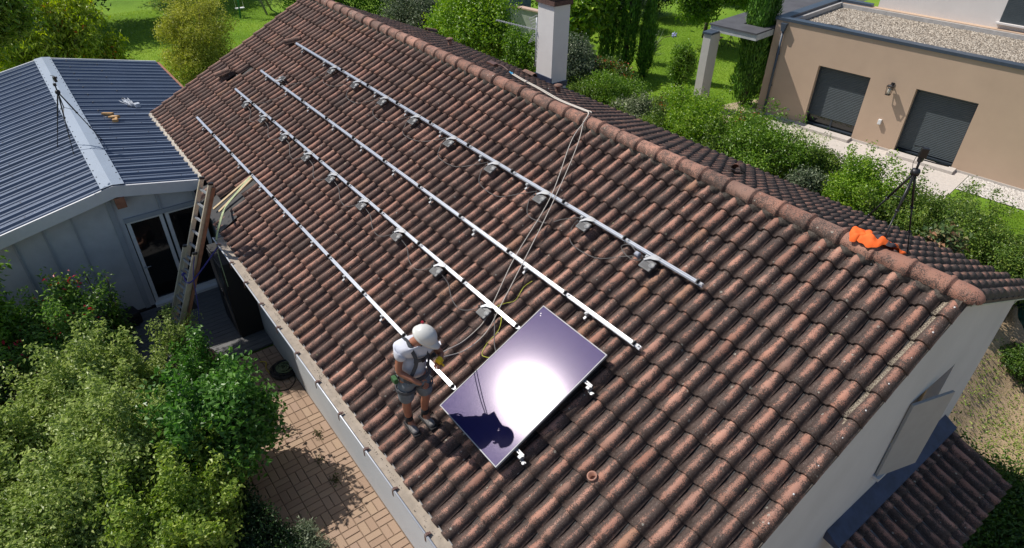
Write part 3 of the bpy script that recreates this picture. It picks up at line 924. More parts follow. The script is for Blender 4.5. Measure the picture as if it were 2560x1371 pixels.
# canopy on a pillar, left of the villa, with a hole for a cypress
canopy = thing('flat_canopy', 'dark flat canopy on a grey pillar beside the beige villa, pierced by a cypress', 'canopy', (-5.188, 15.45, 0), NR)
cz0, cz1 = 2.765, 2.965
cp = MB(); hx0, hx1, hy0, hy1 = -8.85, -8.05, -.30, .75
for (a, b, c_, d_) in ((-9.62, hx0, -1.15, 9.0), (hx1, -7.84, -1.15, 9.0), (hx0, hx1, -1.15, hy0), (hx0, hx1, hy1, 9.0)):
    cp.prism([(a, c_), (b, c_), (b, d_), (a, d_)], cz0, cz1, 'z')
vb_(cp, 'canopy_slab', simple('pale_canopy_edge', (.45, .46, .46), .7), canopy)
ct = MB()
for (a, b, c_, d_) in ((-9.66, hx0, -1.19, 9.04), (hx1, -7.84, -1.19, 9.04), (hx0, hx1, -1.19, hy0), (hx0, hx1, hy1, 9.04)):
    ct.prism([(a, c_), (b, c_), (b, d_), (a, d_)], cz1 + .002, cz1 + .05, 'z')
vb_(ct, 'canopy_covering', simple('dark_roof_membrane', (.075, .075, .085), .75, var=.2, scale=2), canopy)
pp = MB(); pp.prism([(-9.56, -1.62), (-9.27, -1.62), (-9.27, -1.0), (-9.56, -1.0)], -.1, 2.76, 'z')
po = vb_(pp, 'pillar', simple('grey_pillar_render', (.50, .48, .45), .9, var=.04), canopy)
pc = MB(); pc.prism([(-9.60, -1.66), (-9.23, -1.66), (-9.23, -1.16), (-9.60, -1.16)], 2.762, 2.83, 'z'); vb_(pc, 'pillar_cap', M['cap'], po)
# ------------------------------------------------------------------ ground
def sstep(a, b, x):
    t = min(1, max(0, (x - a) / (b - a))); return t * t * (3 - 2 * t)
def gz(x, y):
    z = -1.25 * sstep(-2.6, -1.0, x) * sstep(11.0, 7.0, y)
    return z
gm = MB()
xs = [-140, -110, -90, -75, -60, -50, -42, -36, -30, -25, -20, -16, -12, -9, -6, -4, -3.2, -2.8, -2.4, -2.0, -1.6, -1.2, -.8, -.2, .6, 2, 4, 8, 14, 24, 60]
ys = [-60, -30, -16, -10, -7, -5, -3, -1, 1, 3, 5, 6, 7, 7.6, 8.2, 8.8, 9.4, 10, 10.6, 11.2, 12, 14, 17, 21, 26, 34, 45, 60, 90, 140]
vs = [(x, y, gz(x, y) - .004) for x in xs for y in ys]
n = len(ys)
gm.add(vs, [(i * n + j, (i + 1) * n + j, (i + 1) * n + j + 1, i * n + j + 1) for i in range(len(xs) - 1) for j in range(n - 1)], True)
mt, nt, b = new_mat('ground_turf')
co = geopos(nt)
n1 = noise(nt, .35, 4, .55, co); n2 = noise(nt, 14, 5, .7, co); n3 = noise(nt, 60, 3, .7, co)
f = mth(nt, 'ADD', mth(nt, 'MULTIPLY', n1, .55), mth(nt, 'ADD', mth(nt, 'MULTIPLY', n2, .25), mth(nt, 'MULTIPLY', n3, .25)))
gr = ramp(nt, f, [(.36, (.09, .18, .014)), (.52, (.145, .265, .02)), (.66, (.23, .34, .035))])
soil = ramp(nt, mth(nt, 'ADD', mth(nt, 'MULTIPLY', n2, .6), mth(nt, 'MULTIPLY', n3, .4)), [(.3, (.28, .19, .11)), (.58, (.48, .36, .23)), (.75, (.20, .22, .06))])
sx = N(nt, 'SeparateXYZ'); nt.links.new(co, sx.inputs[0])
# bare earth on the low ground beyond the gable, beds along the hedge and the villa
low = mth(nt, 'LESS_THAN', mth(nt, 'ADD', sx.outputs[2], mth(nt, 'MULTIPLY', n1, .3)), -.35)
bed = mth(nt, 'MULTIPLY', mth(nt, 'GREATER_THAN', mth(nt, 'ADD', sx.outputs[1], mth(nt, 'MULTIPLY', n2, .8)), 4.0), mth(nt, 'LESS_THAN', mth(nt, 'ADD', sx.outputs[1], mth(nt, 'MULTIPLY', n2, .8)), 11.0))
bed = mth(nt, 'MULTIPLY', bed, mth(nt, 'GREATER_THAN', sx.outputs[0], -27.0))
nearb = mth(nt, 'MULTIPLY', mth(nt, 'LESS_THAN', sx.outputs[1], -5.2), mth(nt, 'GREATER_THAN', sx.outputs[0], -13.4))
soilm = mth(nt, 'MAXIMUM', low, mth(nt, 'MAXIMUM', bed, nearb))
nt.links.new(mixc(nt, soilm, gr, soil), b.inputs['Base Color'])
b.inputs['Roughness'].default_value = .95; b.inputs['Specular IOR Level'].default_value = .2
bump(nt, b, mth(nt, 'ADD', n2, n3), .6, .05)
struct(gm.build('ground', mt))

# block paving between house and bushes
pv = MB(); rg = random.Random(9)
CELL = .25
for i in range(27):
    for j in range(12):
        x = -10.8 + CELL * i; y = -4.54 - CELL * (j + 1)
        hor = (i + j) % 2 == 0
        if rg.random() < .10: hor = not hor
        for k in (0, 1):
            if hor: a = (x, y + k * CELL / 2, CELL, CELL / 2)
            else: a = (x + k * CELL / 2, y, CELL / 2, CELL)
            g_ = .0045; z = .03 + rg.uniform(-.002, .002); e = .006
            x0, y0, x1, y1 = a[0] + g_, a[1] + g_, a[0] + a[2] - g_, a[1] + a[3] - g_
            c = (rg.random(), rg.random(), 0, 1)
            pv.add([(x0, y0, z - .01), (x1, y0, z - .01), (x1, y1, z - .01), (x0, y1, z - .01), (x0 + e, y0 + e, z), (x1 - e, y0 + e, z), (x1 - e, y1 - e, z), (x0 + e, y1 - e, z)],
                   [(4, 5, 6, 7), (0, 1, 5, 4), (1, 2, 6, 5), (2, 3, 7, 6), (3, 0, 4, 7)], at=c)
mt, nt, b = new_mat('concrete_block_paving')
at = N(nt, 'Attribute', attribute_name='blk'); sp = N(nt, 'SeparateColor'); nt.links.new(at.outputs['Color'], sp.inputs[0])
c = ramp(nt, sp.outputs[0], [(0, (.25, .165, .115)), (.45, (.31, .215, .155)), (.8, (.345, .25, .17)), (1, (.29, .195, .155))])
co = geopos(nt)
c = mixc(nt, mth(nt, 'MULTIPLY', noise(nt, 1.6, 4, .6, co), .6), c, (.33, .20, .14))
c = mixc(nt, mth(nt, 'MULTIPLY', noise(nt, 120, 3, .7, co), .5), c, (.38, .30, .215))
nt.links.new(c, b.inputs['Base Color']); b.inputs['Roughness'].default_value = .93
bump(nt, b, noise(nt, 140, 3, .7, co), .35, .006)
struct(pv.build('paved_path', mt, attr='blk'))
sd = MB(); sd.box((-7.44, -6.01, .008), (6.75, 3.17, .024)); struct(sd.build('paving_sand', simple('jointing_sand', (.16, .11, .075), .95, var=.3, scale=20)))
# grey boarded terrace in front of the annex
dk = MB()
y = -4.45
k = 0
x = -13.47
while x < -10.86:
    dk.bbox((x + .068, -6.4, .045), (.130, 3.9, .05), .005); x += .138
mt, nt, b = new_mat('grey_deck_board'); co = geopos(nt)
mp = N(nt, 'Mapping'); mp.inputs['Scale'].default_value = (30, 2, 30); nt.links.new(co, mp.inputs['Vector'])
nt.links.new(ramp(nt, noise(nt, 2.0, 5, .6, mp.outputs[0]), [(.3, (.10, .102, .105)), (.7, (.16, .16, .16))]), b.inputs['Base Color']); b.inputs['Roughness'].default_value = .8
struct(dk.build('terrace', mt))
# villa forecourt, gravel strip
fc = MB(); fc.prism([(-7.0, -3.6), (-.62, -3.0), (-.62, -.025), (-7.0, -.025)], -.05, .012, 'z')
struct(fc.build('forecourt', M['stone'], None)).matrix_world = Matrix.Translation((-5.188, 15.45, 0)) @ Matrix.Rotation(NR, 4, 'Z')
gs = MB(); vs = []
for i in range(121):
    for j in range(21): vs.append((-.60 + 9.0 * i / 120, -.028 - 1.25 * j / 20, .008 + .022 * ng.random()))
gs.add(vs, [(i * 21 + j, (i + 1) * 21 + j, (i + 1) * 21 + j + 1, i * 21 + j + 1) for i in range(120) for j in range(20)])
mt, nt, b = new_mat('white_pebbles'); vo = N(nt, 'TexVoronoi'); vo.inputs['Scale'].default_value = 26; nt.links.new(geopos(nt), vo.inputs['Vector'])
nt.links.new(ramp(nt, vo.outputs['Distance'], [(.2, (.74, .71, .67)), (.6, (.45, .42, .38)), (.8, (.2, .18, .16))]), b.inputs['Base Color']); b.inputs['Roughness'].default_value = .9
bump(nt, b, mth(nt, 'SUBTRACT', 1.0, vo.outputs['Distance']), .8, .02)
M['pebble'] = mt
struct(gs.build('gravel_strip', mt, fix=False)).matrix_world = Matrix.Translation((-5.188, 15.45, 0)) @ Matrix.Rotation(NR, 4, 'Z')
gb = MB(); gb.prism([(-9.8, -3.2), (-7.2, -3.4), (-7.1, -.05), (-7.9, 1.5), (-8.6, 1.0)], -.02, .015, 'z')
struct(gb.build('gravel_bed', simple('buff_gravel', (.42, .33, .24), .95, var=.5, scale=30, bmp=.5))).matrix_world = Matrix.Translation((-5.188, 15.45, 0)) @ Matrix.Rotation(NR, 4, 'Z')

# ------------------------------------------------------------------ photovoltaic rails, hooks, clamps
ORD = ['first', 'second', 'third', 'fourth', 'fifth', 'sixth', 'seventh', 'eighth', 'ninth', 'tenth']
def RM(x, s, h): return Matrix.Translation(RP(x, s, h)) @ ROOFROT.to_4x4()
def local_obj(o, mat4): o.matrix_basis = mat4
hook_me = clamp_me = None
def rail(s, xa, xb, label, hooks, clamps, black):
    global hook_me, clamp_me
    t = thing('mounting_rail', label, 'rail', group='aluminium panel rails screwed to the tiles')
    t.matrix_basis = RM(xa, s, 0.0)
    L = xb - xa
    q = MB()
    # extruded section with a slot along the top
    w, h0, h1 = .040, .072, .112
    sec = [(-w / 2, h0), (w / 2, h0), (w / 2, h1), (.006, h1), (.006, h1 - .012), (-.006, h1 - .012), (-.006, h1), (-w / 2, h1)]
    vs = [(x, y, z) for x in (0, L) for (y, z) in sec]; n = len(sec)
    q.add(vs, [tuple(range(n)), tuple(range(2 * n - 1, n - 1, -1))] + [(i, (i + 1) % n, n + (i + 1) % n, n + i) for i in range(n)])
    for yy in (-w / 2 - .0025, w / 2 + .0025): q.box((L / 2, yy, h0 + .012), (L, .005, .006))
    q.build('rail', M['alu'], t, world=False)
    for x in hooks:
        if hook_me is None:
            k = MB()
            k.bbox((0, -.035, .060), (.045, .055, .055), .006); k.box((0, -.075, .034), (.032, .055, .008)); k.box((0, -.10, .012), (.032, .008, .045))
            k.cyl((0, -.045, .085), (0, -.045, .098), .010, n=8); k.cyl((0, -.095, .0), (.0, -.095, .032), .014, n=8)
            o = k.build('roof_hook', M['alu_plate'], t, world=False); hook_me = o.data
        else:
            o = bpy.data.objects.new('roof_hook', hook_me); COL.objects.link(o); o.parent = t
        o.location = (x - xa, 0, 0)
    for x in clamps:
        if clamp_me is None:
            k = MB()
            k.bbox((0, 0, .124), (.030, .062, .020), .004); k.box((0, 0, .142), (.012, .050, .022)); k.cyl((0, 0, .15), (0, 0, .162), .010, n=8)
            k.cur = 1; k.bbox((.050, 0, .117), (.05, .030, .010), .003); k.cyl((.062, 0, .12), (.062, 0, .130), .008, n=8); k.cur = 0
            o = k.build('panel_clamp', [M['black_plastic'], M['alu_plate']], t, world=False); clamp_me = o.data
        else:
            o = bpy.data.objects.new('panel_clamp', clamp_me); COL.objects.link(o); o.parent = t
        o.location = (x - xa, 0, 0)
    return t
R4, R3, R2, R1 = 1.435, 2.49, 3.21, 4.29
hk = [-15.1 + 1.2 * i for i in range(10)]
rail(R4, -15.53, -3.46, 'aluminium rail nearest the ridge, carrying nine grey boxes', [h for h in hk] , [-3.53 - 1.185 * i for i in range(9)], True)
rail(R3, -15.53, -3.47, 'second aluminium rail from the ridge, almost bare, beside the ridge end of the panel', [h - .03 for h in hk], [-3.56 - 1.185 * i for i in range(10)], True)
rail(R2, -15.59, -4.86, 'third aluminium rail from the ridge, ending at the upper part of the dark panel', hk[:9], [-4.90 - 1.185 * i for i in range(9)], True)
rail(R1, -15.65, -4.87, 'lowest aluminium rail, nearest the gutter, passing behind the worker', hk[:9], [-4.91 - 1.185 * i for i in range(9)], False)
for (x, s, lab) in ((-3.60, 3.20, 'roof hook with rail stub beside the upper right edge of the panel'), (-3.60, 4.27, 'roof hook with rail stub beside the lower right corner of the panel')):
    q = MB(); q.bbox((0, -.01, .06), (.05, .06, .06), .006); q.box((-.03, .0, .098), (.13, .012, .022)); q.box((-.03, .026, .098), (.13, .012, .022)); q.box((-.03, .013, .089), (.13, .038, .006))
    q.box((.045, -.03, .03), (.07, .034, .010)); q.cyl((.065, -.04, .03), (.065, -.04, .055), .018, n=10)
    o = q.build('roof_hook', M['alu_plate'], None, world=False); o.matrix_basis = RM(x, s, 0.0)
    tag(o, lab, 'roof hook', 'loose roof hooks beside the panel')

# the panel
PX0, PX1, PS0, PS1 = -4.815, -3.681, 2.80, 4.555
panel = thing('solar_panel', 'dark violet solar panel reflecting the sun, with a worker shadow across one corner', 'solar panel')
panel.matrix_basis = RM((PX0 + PX1) / 2, (PS0 + PS1) / 2, .118)
PW, PL = PX1 - PX0, PS1 - PS0
fr = MB(); e = .011; hh = .032
for sx in (-1, 1): fr.box((sx * (PW / 2 - e / 2), 0, hh / 2), (e, PL, hh))
for sy in (-1, 1): fr.box((0, sy * (PL / 2 - e / 2), hh / 2), (PW - 2 * e, e, hh))
fr.build('panel_frame', simple('silver_frame', (.30, .31, .33), .5), panel, world=False)
gl = MB(); gl.box((0, 0, hh - .006), (PW - 2 * e - .001, PL - 2 * e - .001, .005))
mt, nt, b = new_mat('textured_cell_glass')
tc = N(nt, 'TexCoord'); oc = tc.outputs['Object']
s3 = N(nt, 'SeparateXYZ'); nt.links.new(oc, s3.inputs[0])
def grid(ax, pitch, wd):
    f_ = mth(nt, 'FRACT', mth(nt, 'DIVIDE', mth(nt, 'ADD', s3.outputs[ax], 5.0), pitch))
    return mth(nt, 'LESS_THAN', mth(nt, 'ABSOLUTE', mth(nt, 'SUBTRACT', f_, .5)), wd)
ln = mth(nt, 'MAXIMUM', grid(0, .182, .006), grid(1, .0945, .008))
b.inputs['Base Color'].default_value = (.012, .012, .05, 1)
nt.links.new(mixc(nt, mth(nt, 'MULTIPLY', ln, .5), (.012, .014, .075), (.004, .004, .02)), b.inputs['Base Color'])
b.inputs['Roughness'].default_value = .13
b.inputs['Specular IOR Level'].default_value = .12
b.inputs['Specular Tint'].default_value = (.98, .88, 1.0, 1)
fn = noise(nt, 260, 2, .6, oc)
bump(nt, b, fn, .035, .001)
g2 = N(nt, 'BsdfGlossy'); g2.inputs['Color'].default_value = (.46, .36, .58, 1); g2.inputs['Roughness'].default_value = .26
fnr = N(nt, 'Bump'); fnr.inputs['Strength'].default_value = .7; fnr.inputs['Distance'].default_value = .003; nt.links.new(noise(nt, 170, 2, .6, oc), fnr.inputs['Height'])
nt.links.new(fnr.outputs[0], g2.inputs['Normal'])
mx = N(nt, 'MixShader'); mx.inputs[0].default_value = .020
nt.links.new(b.outputs[0], mx.inputs[1]); nt.links.new(g2.outputs[0], mx.inputs[2]); nt.links.new(mx.outputs[0], nt.nodes['Material Output'].inputs['Surface'])
gl.build('panel_glass', mt, panel, world=False)
dt = MB()
for (x, y) in ((-PW / 2 + .06, PL / 2 - .10), (-PW / 2 + .08, PL / 2 - .125)): dt.lathe([(.008, .0), (.0, .001)], (x, y, hh - .002), 8)
split_build(dt, 'sticker', M['frame_white'], panel, False)

# micro-inverters under their brackets
IX4 = [-13.32, -12.20, -11.04, -9.87, -8.68, -7.48, -6.27, -5.33, -4.17]
IX2 = [-14.60, -13.55, -12.37, -11.23, -10.14, -8.94, -7.75, -6.60, -5.43]
inv0 = None
def make_inverter():
    t = thing('micro_inverter', 'x', 'micro-inverter')
    b_ = MB()      # lightweight folded bracket reaching down slope from the rail
    pl = [(-.045, .022), (.050, .022), (.060, -.022), (.005, -.048), (-.050, -.066), (-.098, -.118), (-.122, -.110), (-.085, -.045)]
    b_.prism(pl, .1135, .117, 'z'); b_.cyl((-.005, .005, .117), (-.005, .005, .123), .010, n=8); b_.cyl((.035, .005, .117), (.035, .005, .123), .008, n=8)
    b_.build('bracket', M['alu_plate'], t, world=False)
    c = MB()
    c.bbox((-.035, -.135, .080), (.185, .150, .030), .010)
    for k in range(6): c.box((-.10 + .022 * k, -.155, .0955), (.008, .085, .010))
    c.bbox((-.04, -.10, .096), (.10, .022, .012), .004)
    c.build('case', M['inverter'], t, world=False)
    d = MB(); d.lathe([(.040, 0), (.040, .022), (.034, .028), (.028, .024), (0, .024)], (.030, -.125, .082), 18); d.build('round_port', simple('round_port_grey', (.16, .165, .17), .45), t, world=False)
    p = MB(); p.tube([(-.13, -.09, .09), (-.165, -.075, .09), (-.19, -.06, .085)], .011, 8); p.tube([(-.13, -.13, .09), (-.165, -.125, .085), (-.18, -.11, .08)], .011, 8); split_build(p, 'connector', M['black_plastic'], t, False)
    return t
inv0 = make_inverter(); used = False
def place_inverter(x, s, label, flip=False):
    global used
    o = inv0 if not used else copy_tree(inv0)
    used = True
    mm = RM(x, s, 0.0)
    if flip: mm = mm @ Matrix.Rotation(PI, 4, 'Z')
    o.matrix_basis = mm
    o['label'] = label; o['group'] = 'micro-inverters hung on the rails'
for i, x in enumerate(IX4):
    place_inverter(x, R4, f'grey micro-inverter below the ridge-side rail, {ORD[i]} from its far upper end' if i < 8 else 'micro-inverter with a shining white bracket, last before the near end of the ridge-side rail')
for i, x in enumerate(IX2):
    place_inverter(x, R2, f'grey micro-inverter below the third rail from the ridge, {ORD[i]} from the far end' if i < 8 else 'micro-inverter above the worker, next to the yellow earth wire and the panel')
place_inverter(-14.56, R3, 'single micro-inverter on the upslope side of the second rail from the ridge', True)
jb = MB(); jb.bbox((0, 0, .07), (.075, .06, .07), .008); jb.bbox((0, 0, .11), (.055, .045, .012), .004)
o = jb.build('junction_plug', simple('blue_grey_plug', (.22, .24, .30), .5), None, world=False); o.matrix_basis = RM(-4.42, R4 + .085, 0); tag(o, 'blue grey cable plug under the ridge-side rail by its brightest bracket', 'plug')

# trunk cables looping from one inverter to the next
def cat(p, k=8):
    """smooth path through control points"""
    P = [Vector(q) for q in p]; P = [P[0]] + P + [P[-1]]; out = []
    for i in range(1, len(P) - 2):
        for j in range(k):
            t = j / k
            out.append(.5 * ((2 * P[i]) + (-P[i - 1] + P[i + 1]) * t + (2 * P[i - 1] - 5 * P[i] + 4 * P[i + 1] - P[i + 2]) * t * t + (-P[i - 1] + 3 * P[i] - 3 * P[i + 1] + P[i + 2]) * t ** 3))
    out.append(P[-2]); return out
def cable(pts, r, label, mat=None, name='cable', group=None, cat_='cable'):
    q = MB(); q.tube(cat(pts), r, 6); o = q.build(name, mat or M['cable'], None); return tag(o, label, cat_, group)
G1 = 'trunk cables between the micro-inverters'
for i in range(8):
    xa, xb = IX4[i] - .18, IX4[i + 1] - .19
    cable([RP(xa, R4 + .11, .08), RP(xa - .02, R4 + .24, .015), RP(xa + .18, R4 + .42, .012), RP((xa + xb) / 2 + .05, R4 + .37 + .03 * (i % 3), .012), RP(xb - .25, R4 + .19, .012), RP(xb, R4 + .07, .085)], .0058,
          f'grey cable sagging below the ridge-side rail, {ORD[i]} gap from the far end', group=G1)
for i in range(8):
    xa, xb = IX2[i] + .05, IX2[i + 1] - .18
    cable([RP(xa, R2 + .12, .075), RP(xa + .20, R2 + .15, .02), RP((xa + xb) / 2, R2 + .28, .012), RP(xb - .22, R2 + .30, .012), RP(xb - .02, R2 + .16, .04), RP(xb + .01, R2 + .10, .085)], .0058,
          f'grey cable below the third rail from the ridge, {ORD[i]} gap from the far end', group=G1)
cable([RP(-13.5, R4 + .10, .085), RP(-13.62, R4 + .25, .02), RP(-13.75, R4 + .55, .012), RP(-14.05, R4 + .78, .012), RP(-14.3, R4 + .93, .012), RP(-14.38, R4 + .92, .05), RP(-14.38, R3 - .13, .09)], .006, 'grey cable running down from the ridge-side rail to the second rail')
cable([RP(-13.9, R3 + .10, .012), RP(-14.1, R3 + .3, .014), RP(-14.3, R3 + .52, .012), RP(-14.5, R2 - .05, .02), RP(-14.62, R2 + .05, .08)], .006, 'pale cable crossing the tiles between the second and third rails')
cable([RP(-4.25, R4 + .10, .085), RP(-4.5, R4 + .16, .03), RP(-4.7, R4 + .10, .05), RP(-4.6, R4 + .03, .09), RP(-4.44, R4 + .075, .09)], .006, 'short cable loop to the plug under the ridge-side rail')
cable([RP(-5.3, R3 + .12, .06), RP(-5.36, R3 + .25, .015), RP(-5.30, R3 + .45, .012), RP(-5.38, R2 - .15, .012), RP(-5.36, R2 - .03, .09), RP(-5.22, R2 + .03, .06), RP(-5.13, R2 + .18, .015), RP(-5.10, R2 + .42, .014), RP(-5.02, R2 + .55, .013), RP(-4.86, R2 + .48, .02)], .0038, 'yellow and green earth wire between the rails and the panel', M['yellow_green'], 'earth_wire')
cable([RP(-5.32, R2 + .06, .075), RP(-5.2, R2 + .18, .03), RP(-5.03, R2 + .33, .02), RP(-4.86, R2 + .42, .05)], .007, 'thick grey lead running under the upper left edge of the panel')

# ------------------------------------------------------------------ safety rope
hand_tie = Vector((-4.64, -4.25, 4.07))
ra = cat([FP(-10.75, 1.55, .05), FP(-10.1, 1.30, .045), FP(-9.3, 1.02, .05), FP(-8.3, .62, .05), FP(-7.35, .26, .10), Vector((-6.93, .02, 5.125)), RP(-6.86, .12, .09)])
rb = [RP(-6.86, .12, .09), RP(-6.66, .55, .16), RP(-6.1, 1.5, .16), RP(-5.75, 2.5, .14), RP(-5.50, 3.05, .12), RP(-5.40, 3.40, .03), RP(-5.30, 3.62, .12), RP(-5.10, 3.85, .38), RP(-4.86, 4.06, .75), hand_tie]
rb2 = [RP(-6.86, .12, .09), RP(-6.54, .58, .10), RP(-6.0, 1.6, .12), RP(-5.55, 2.6, .12), RP(-5.34, 3.10, .11), RP(-5.25, 3.45, .03), RP(-5.17, 3.70, .10), RP(-5.02, 3.92, .34), RP(-4.83, 4.10, .70), hand_tie + Vector((.01, .01, -.03))]
rp = MB()
rp.tube(ra, .011, 7); rp.tube([p + Vector((.03, .03, .004)) for p in ra[:len(ra) - 8]], .009, 7)
rp.tube(cat(rb), .0058, 7); rp.tube(cat(rb2), .0058, 7)
rp.lathe([(0, -.03), (.028, -.02), (.034, 0), (.028, .02), (0, .03)], FP(-9.9, 1.22, .055), 10)
tag(rp.build('safety_rope', M['rope'], None), 'doubled white safety rope from beyond the ridge down to the worker harness', 'rope')
sl = MB(); sl.tube(cat([FP(-11.25, 1.90, .04), FP(-11.0, 1.72, .05), FP(-10.75, 1.55, .05), FP(-10.85, 1.66, .04), FP(-11.2, 1.93, .04)]), .016, 7)
tag(sl.build('rope_sling', simple('blue_sling', (.02, .22, .42), .7), None), 'bright blue sling at the upper end of the safety rope', 'sling')
ah = MB(); ah.tube(cat([FP(-12.1, 2.1, .02), FP(-11.9, 2.05, .07), FP(-11.6, 1.95, .09), FP(-11.35, 1.93, .05)]), .014, 7); ah.bbox(FP(-12.05, 2.02, .04), (.3, .14, .08), .02)
tag(ah.build('roof_anchor', M['brown_metal'], None), 'dark roof anchor beyond the ridge, holding the blue sling', 'anchor')
# ------------------------------------------------------------------ the worker
G = Vector((-4.909, -4.402, 2.864))
worker = thing('person', 'worker in white helmet, white t-shirt, grey shorts and harness, head bowed beside the panel', 'person', G)
mt, nt, b = new_mat('tanned_skin'); b.inputs['Base Color'].default_value = (.30, .125, .075, 1); b.inputs['Roughness'].default_value = .5; b.inputs['Subsurface Weight'].default_value = .05
M['skin'] = mt
M['tee'] = simple('white_cotton', (.56, .58, .65), .9, var=.05, scale=14, bmp=.35, bscale=22)
M['shorts'] = simple('grey_work_shorts', (.13, .15, .17), .9, var=.25, scale=9, bmp=.35, bscale=26)
M['web'] = simple('grey_harness_webbing', (.055, .06, .07), .8, var=.25, scale=30)
M['sock'] = simple('black_sock', (.012, .012, .014), .9)
M['shoe'] = simple('grey_work_shoe', (.17, .16, .155), .8, var=.6, scale=38)
M['helmet'] = simple('white_helmet', (.60, .60, .575), .38, var=.04, scale=6)

def skin_mesh(nodes, edges, root, sub=2):
    me = bpy.data.meshes.new('tmp')
    names = list(nodes)
    me.from_pydata([nodes[k][0] for k in names], [(names.index(a), names.index(b)) for a, b in edges], [])
    o = bpy.data.objects.new('tmp', me); COL.objects.link(o)
    md = o.modifiers.new('skin', 'SKIN'); md.use_smooth_shade = True
    sv = me.skin_vertices[0].data
    for i, k in enumerate(names):
        r = nodes[k][1]
        sv[i].radius = r if isinstance(r, tuple) else (r, r)
        sv[i].use_root = (k == root)
    s = o.modifiers.new('sub', 'SUBSURF'); s.levels = sub; s.render_levels = sub
    dg = bpy.context.evaluated_depsgraph_get()
    ev = o.evaluated_get(dg); em = ev.to_mesh()
    V = [v.co.copy() for v in em.vertices]; F = [tuple(p.vertices) for p in em.polygons]
    ev.to_mesh_clear(); bpy.data.objects.remove(o); bpy.data.meshes.remove(me)
    return V, F

J = dict(pelvis=(.08, -.04, .90), waist=(.045, -.03, 1.05), chest=(.075, -.005, 1.235), upper=(.125, .01, 1.35), neck=(.165, .03, 1.425), skull=(.215, .045, 1.49),
         rsh=(.105, -.165, 1.345), relb=(.135, -.235, 1.09), rwr=(.305, -.115, 1.005), rpalm=(.355, -.075, .985),
         lsh=(.145, .165, 1.34), lelb=(.215, .265, 1.14), lwr=(.345, .165, 1.20), lpalm=(.385, .125, 1.215),
         rhip=(.075, -.135, .86), rknee=(.045, -.135, .46), rank=(-.085, -.065, .035), rheel=(-.10, -.06, -.03), rball=(.05, -.045, -.05),
         lhip=(.105, .055, .87), lknee=(.105, .09, .50), lank=(-.015, .11, .095), lheel=(-.03, .11, .03), lball=(.12, .12, .01))
J = {k: Vector(v) for k, v in J.items()}
body = {k: (J[k], r) for k, r in dict(pelvis=(.135, .10), waist=(.11, .085), chest=(.115, .085), upper=(.075, .060), neck=.058, skull=.075, rsh=.048, relb=.043, rwr=.029, rpalm=(.036, .020),
                                     lsh=.048, lelb=.043, lwr=.029, lpalm=(.036, .020), rhip=.085, rknee=.056, rank=.040, rheel=.04, rball=.035, lhip=.085, lknee=.056, lank=.040, lheel=.04, lball=.035).items()}
for sd_ in 'rl':
    a, b2 = J[sd_ + 'knee'], J[sd_ + 'ank']; body[sd_ + 'calf'] = (a.lerp(b2, .3) + Vector((-.02, 0, 0)), .055)
be = [('pelvis', 'waist'), ('waist', 'chest'), ('chest', 'upper'), ('upper', 'neck'), ('neck', 'skull'),
      ('upper', 'rsh'), ('rsh', 'relb'), ('relb', 'rwr'), ('rwr', 'rpalm'), ('upper', 'lsh'), ('lsh', 'lelb'), ('lelb', 'lwr'), ('lwr', 'lpalm'),
      ('pelvis', 'rhip'), ('rhip', 'rknee'), ('rknee', 'rcalf'), ('rcalf', 'rank'), ('rank', 'rheel'), ('rank', 'rball'), ('pelvis', 'lhip'), ('lhip', 'lknee'), ('lknee', 'lcalf'), ('lcalf', 'lank'), ('lank', 'lheel'), ('lank', 'lball')]
V, F = skin_mesh(body, be, 'pelvis')
bd = MB(); bd.add(V, F, True)
# head: an egg tipped forward, with jaw, nose, ears
HC = Vector((.245, .07, 1.515))
Rh = Matrix.Rotation(math.radians(38), 3, 'Z') @ Matrix.Rotation(math.radians(36), 3, 'Y')
bm = bmesh.new(); bmesh.ops.create_uvsphere(bm, u_segments=24, v_segments=18, radius=1)
for v in bm.verts:
    x, y, z = v.co
    k = 1 - .22 * max(0, -z) ** 1.5
    v.co = Vector((x * .098 * (k if x < 0 else 1) + .012 * max(0, -z), y * .076 * k, z * .118))
    if x > .8 and abs(y) < .25 and -.35 < z < .15: v.co.x += .018 * (1 - abs(y) * 3)
    if x > .75 and .05 < z < .3 and .15 < abs(y) < .5: v.co.x -= .008
bm.verts.index_update()
bd.add([HC + Rh @ v.co for v in bm.verts], [tuple(v.index for v in f.verts) for f in bm.faces], True); bm.free()
for sy in (-1, 1):
    bd.add(*(lambda T: (T[0], T[1]))(([HC + Rh @ Vector((-.012 + .022 * math.cos(t), sy * (.076 + .012 * (k > 0)), -.012 + .034 * math.sin(t))) for k in (0, 1) for t in [2 * PI * i / 10 for i in range(10)]],
                                     [(i, (i + 1) % 10, 10 + (i + 1) % 10, 10 + i) for i in range(10)] + [tuple(range(10, 20))])), True)
# fingers: unequal, curled, thumb from the side of the palm
def fingers(wr, palm, up, curl, mb):
    d = (palm - wr).normalized(); s = d.cross(up).normalized(); u = s.cross(d).normalized()
    for i, (off, L) in enumerate(((-.026, .066), (-.009, .074), (.009, .070), (.025, .056))):
        p = palm + d * .022 + s * off; pts = [p]; a = 0
        for seg in (.45, .32, .23):
            a += curl; dd = d * math.cos(a) - u * math.sin(a); p = p + dd * L * seg * 1.1; pts.append(p)
        mb.tube(pts, [.0095, .009, .0085, .006], 8)
    p = palm - d * .015 - s * .032; q = p + (d * .6 - s * .7 - u * .25).normalized() * .034; r = q + (d * .9 - u * .5 + s * .15).normalized() * .028
    mb.tube([p, q, r], [.012, .010, .007], 8)
fingers(J['rwr'], J['rpalm'], Vector((.2, -.6, .8)), .55, bd)
fingers(J['lwr'], J['lpalm'], Vector((0, .3, 1)), .75, bd)
bd.build('body', M['skin'], worker, world=False)

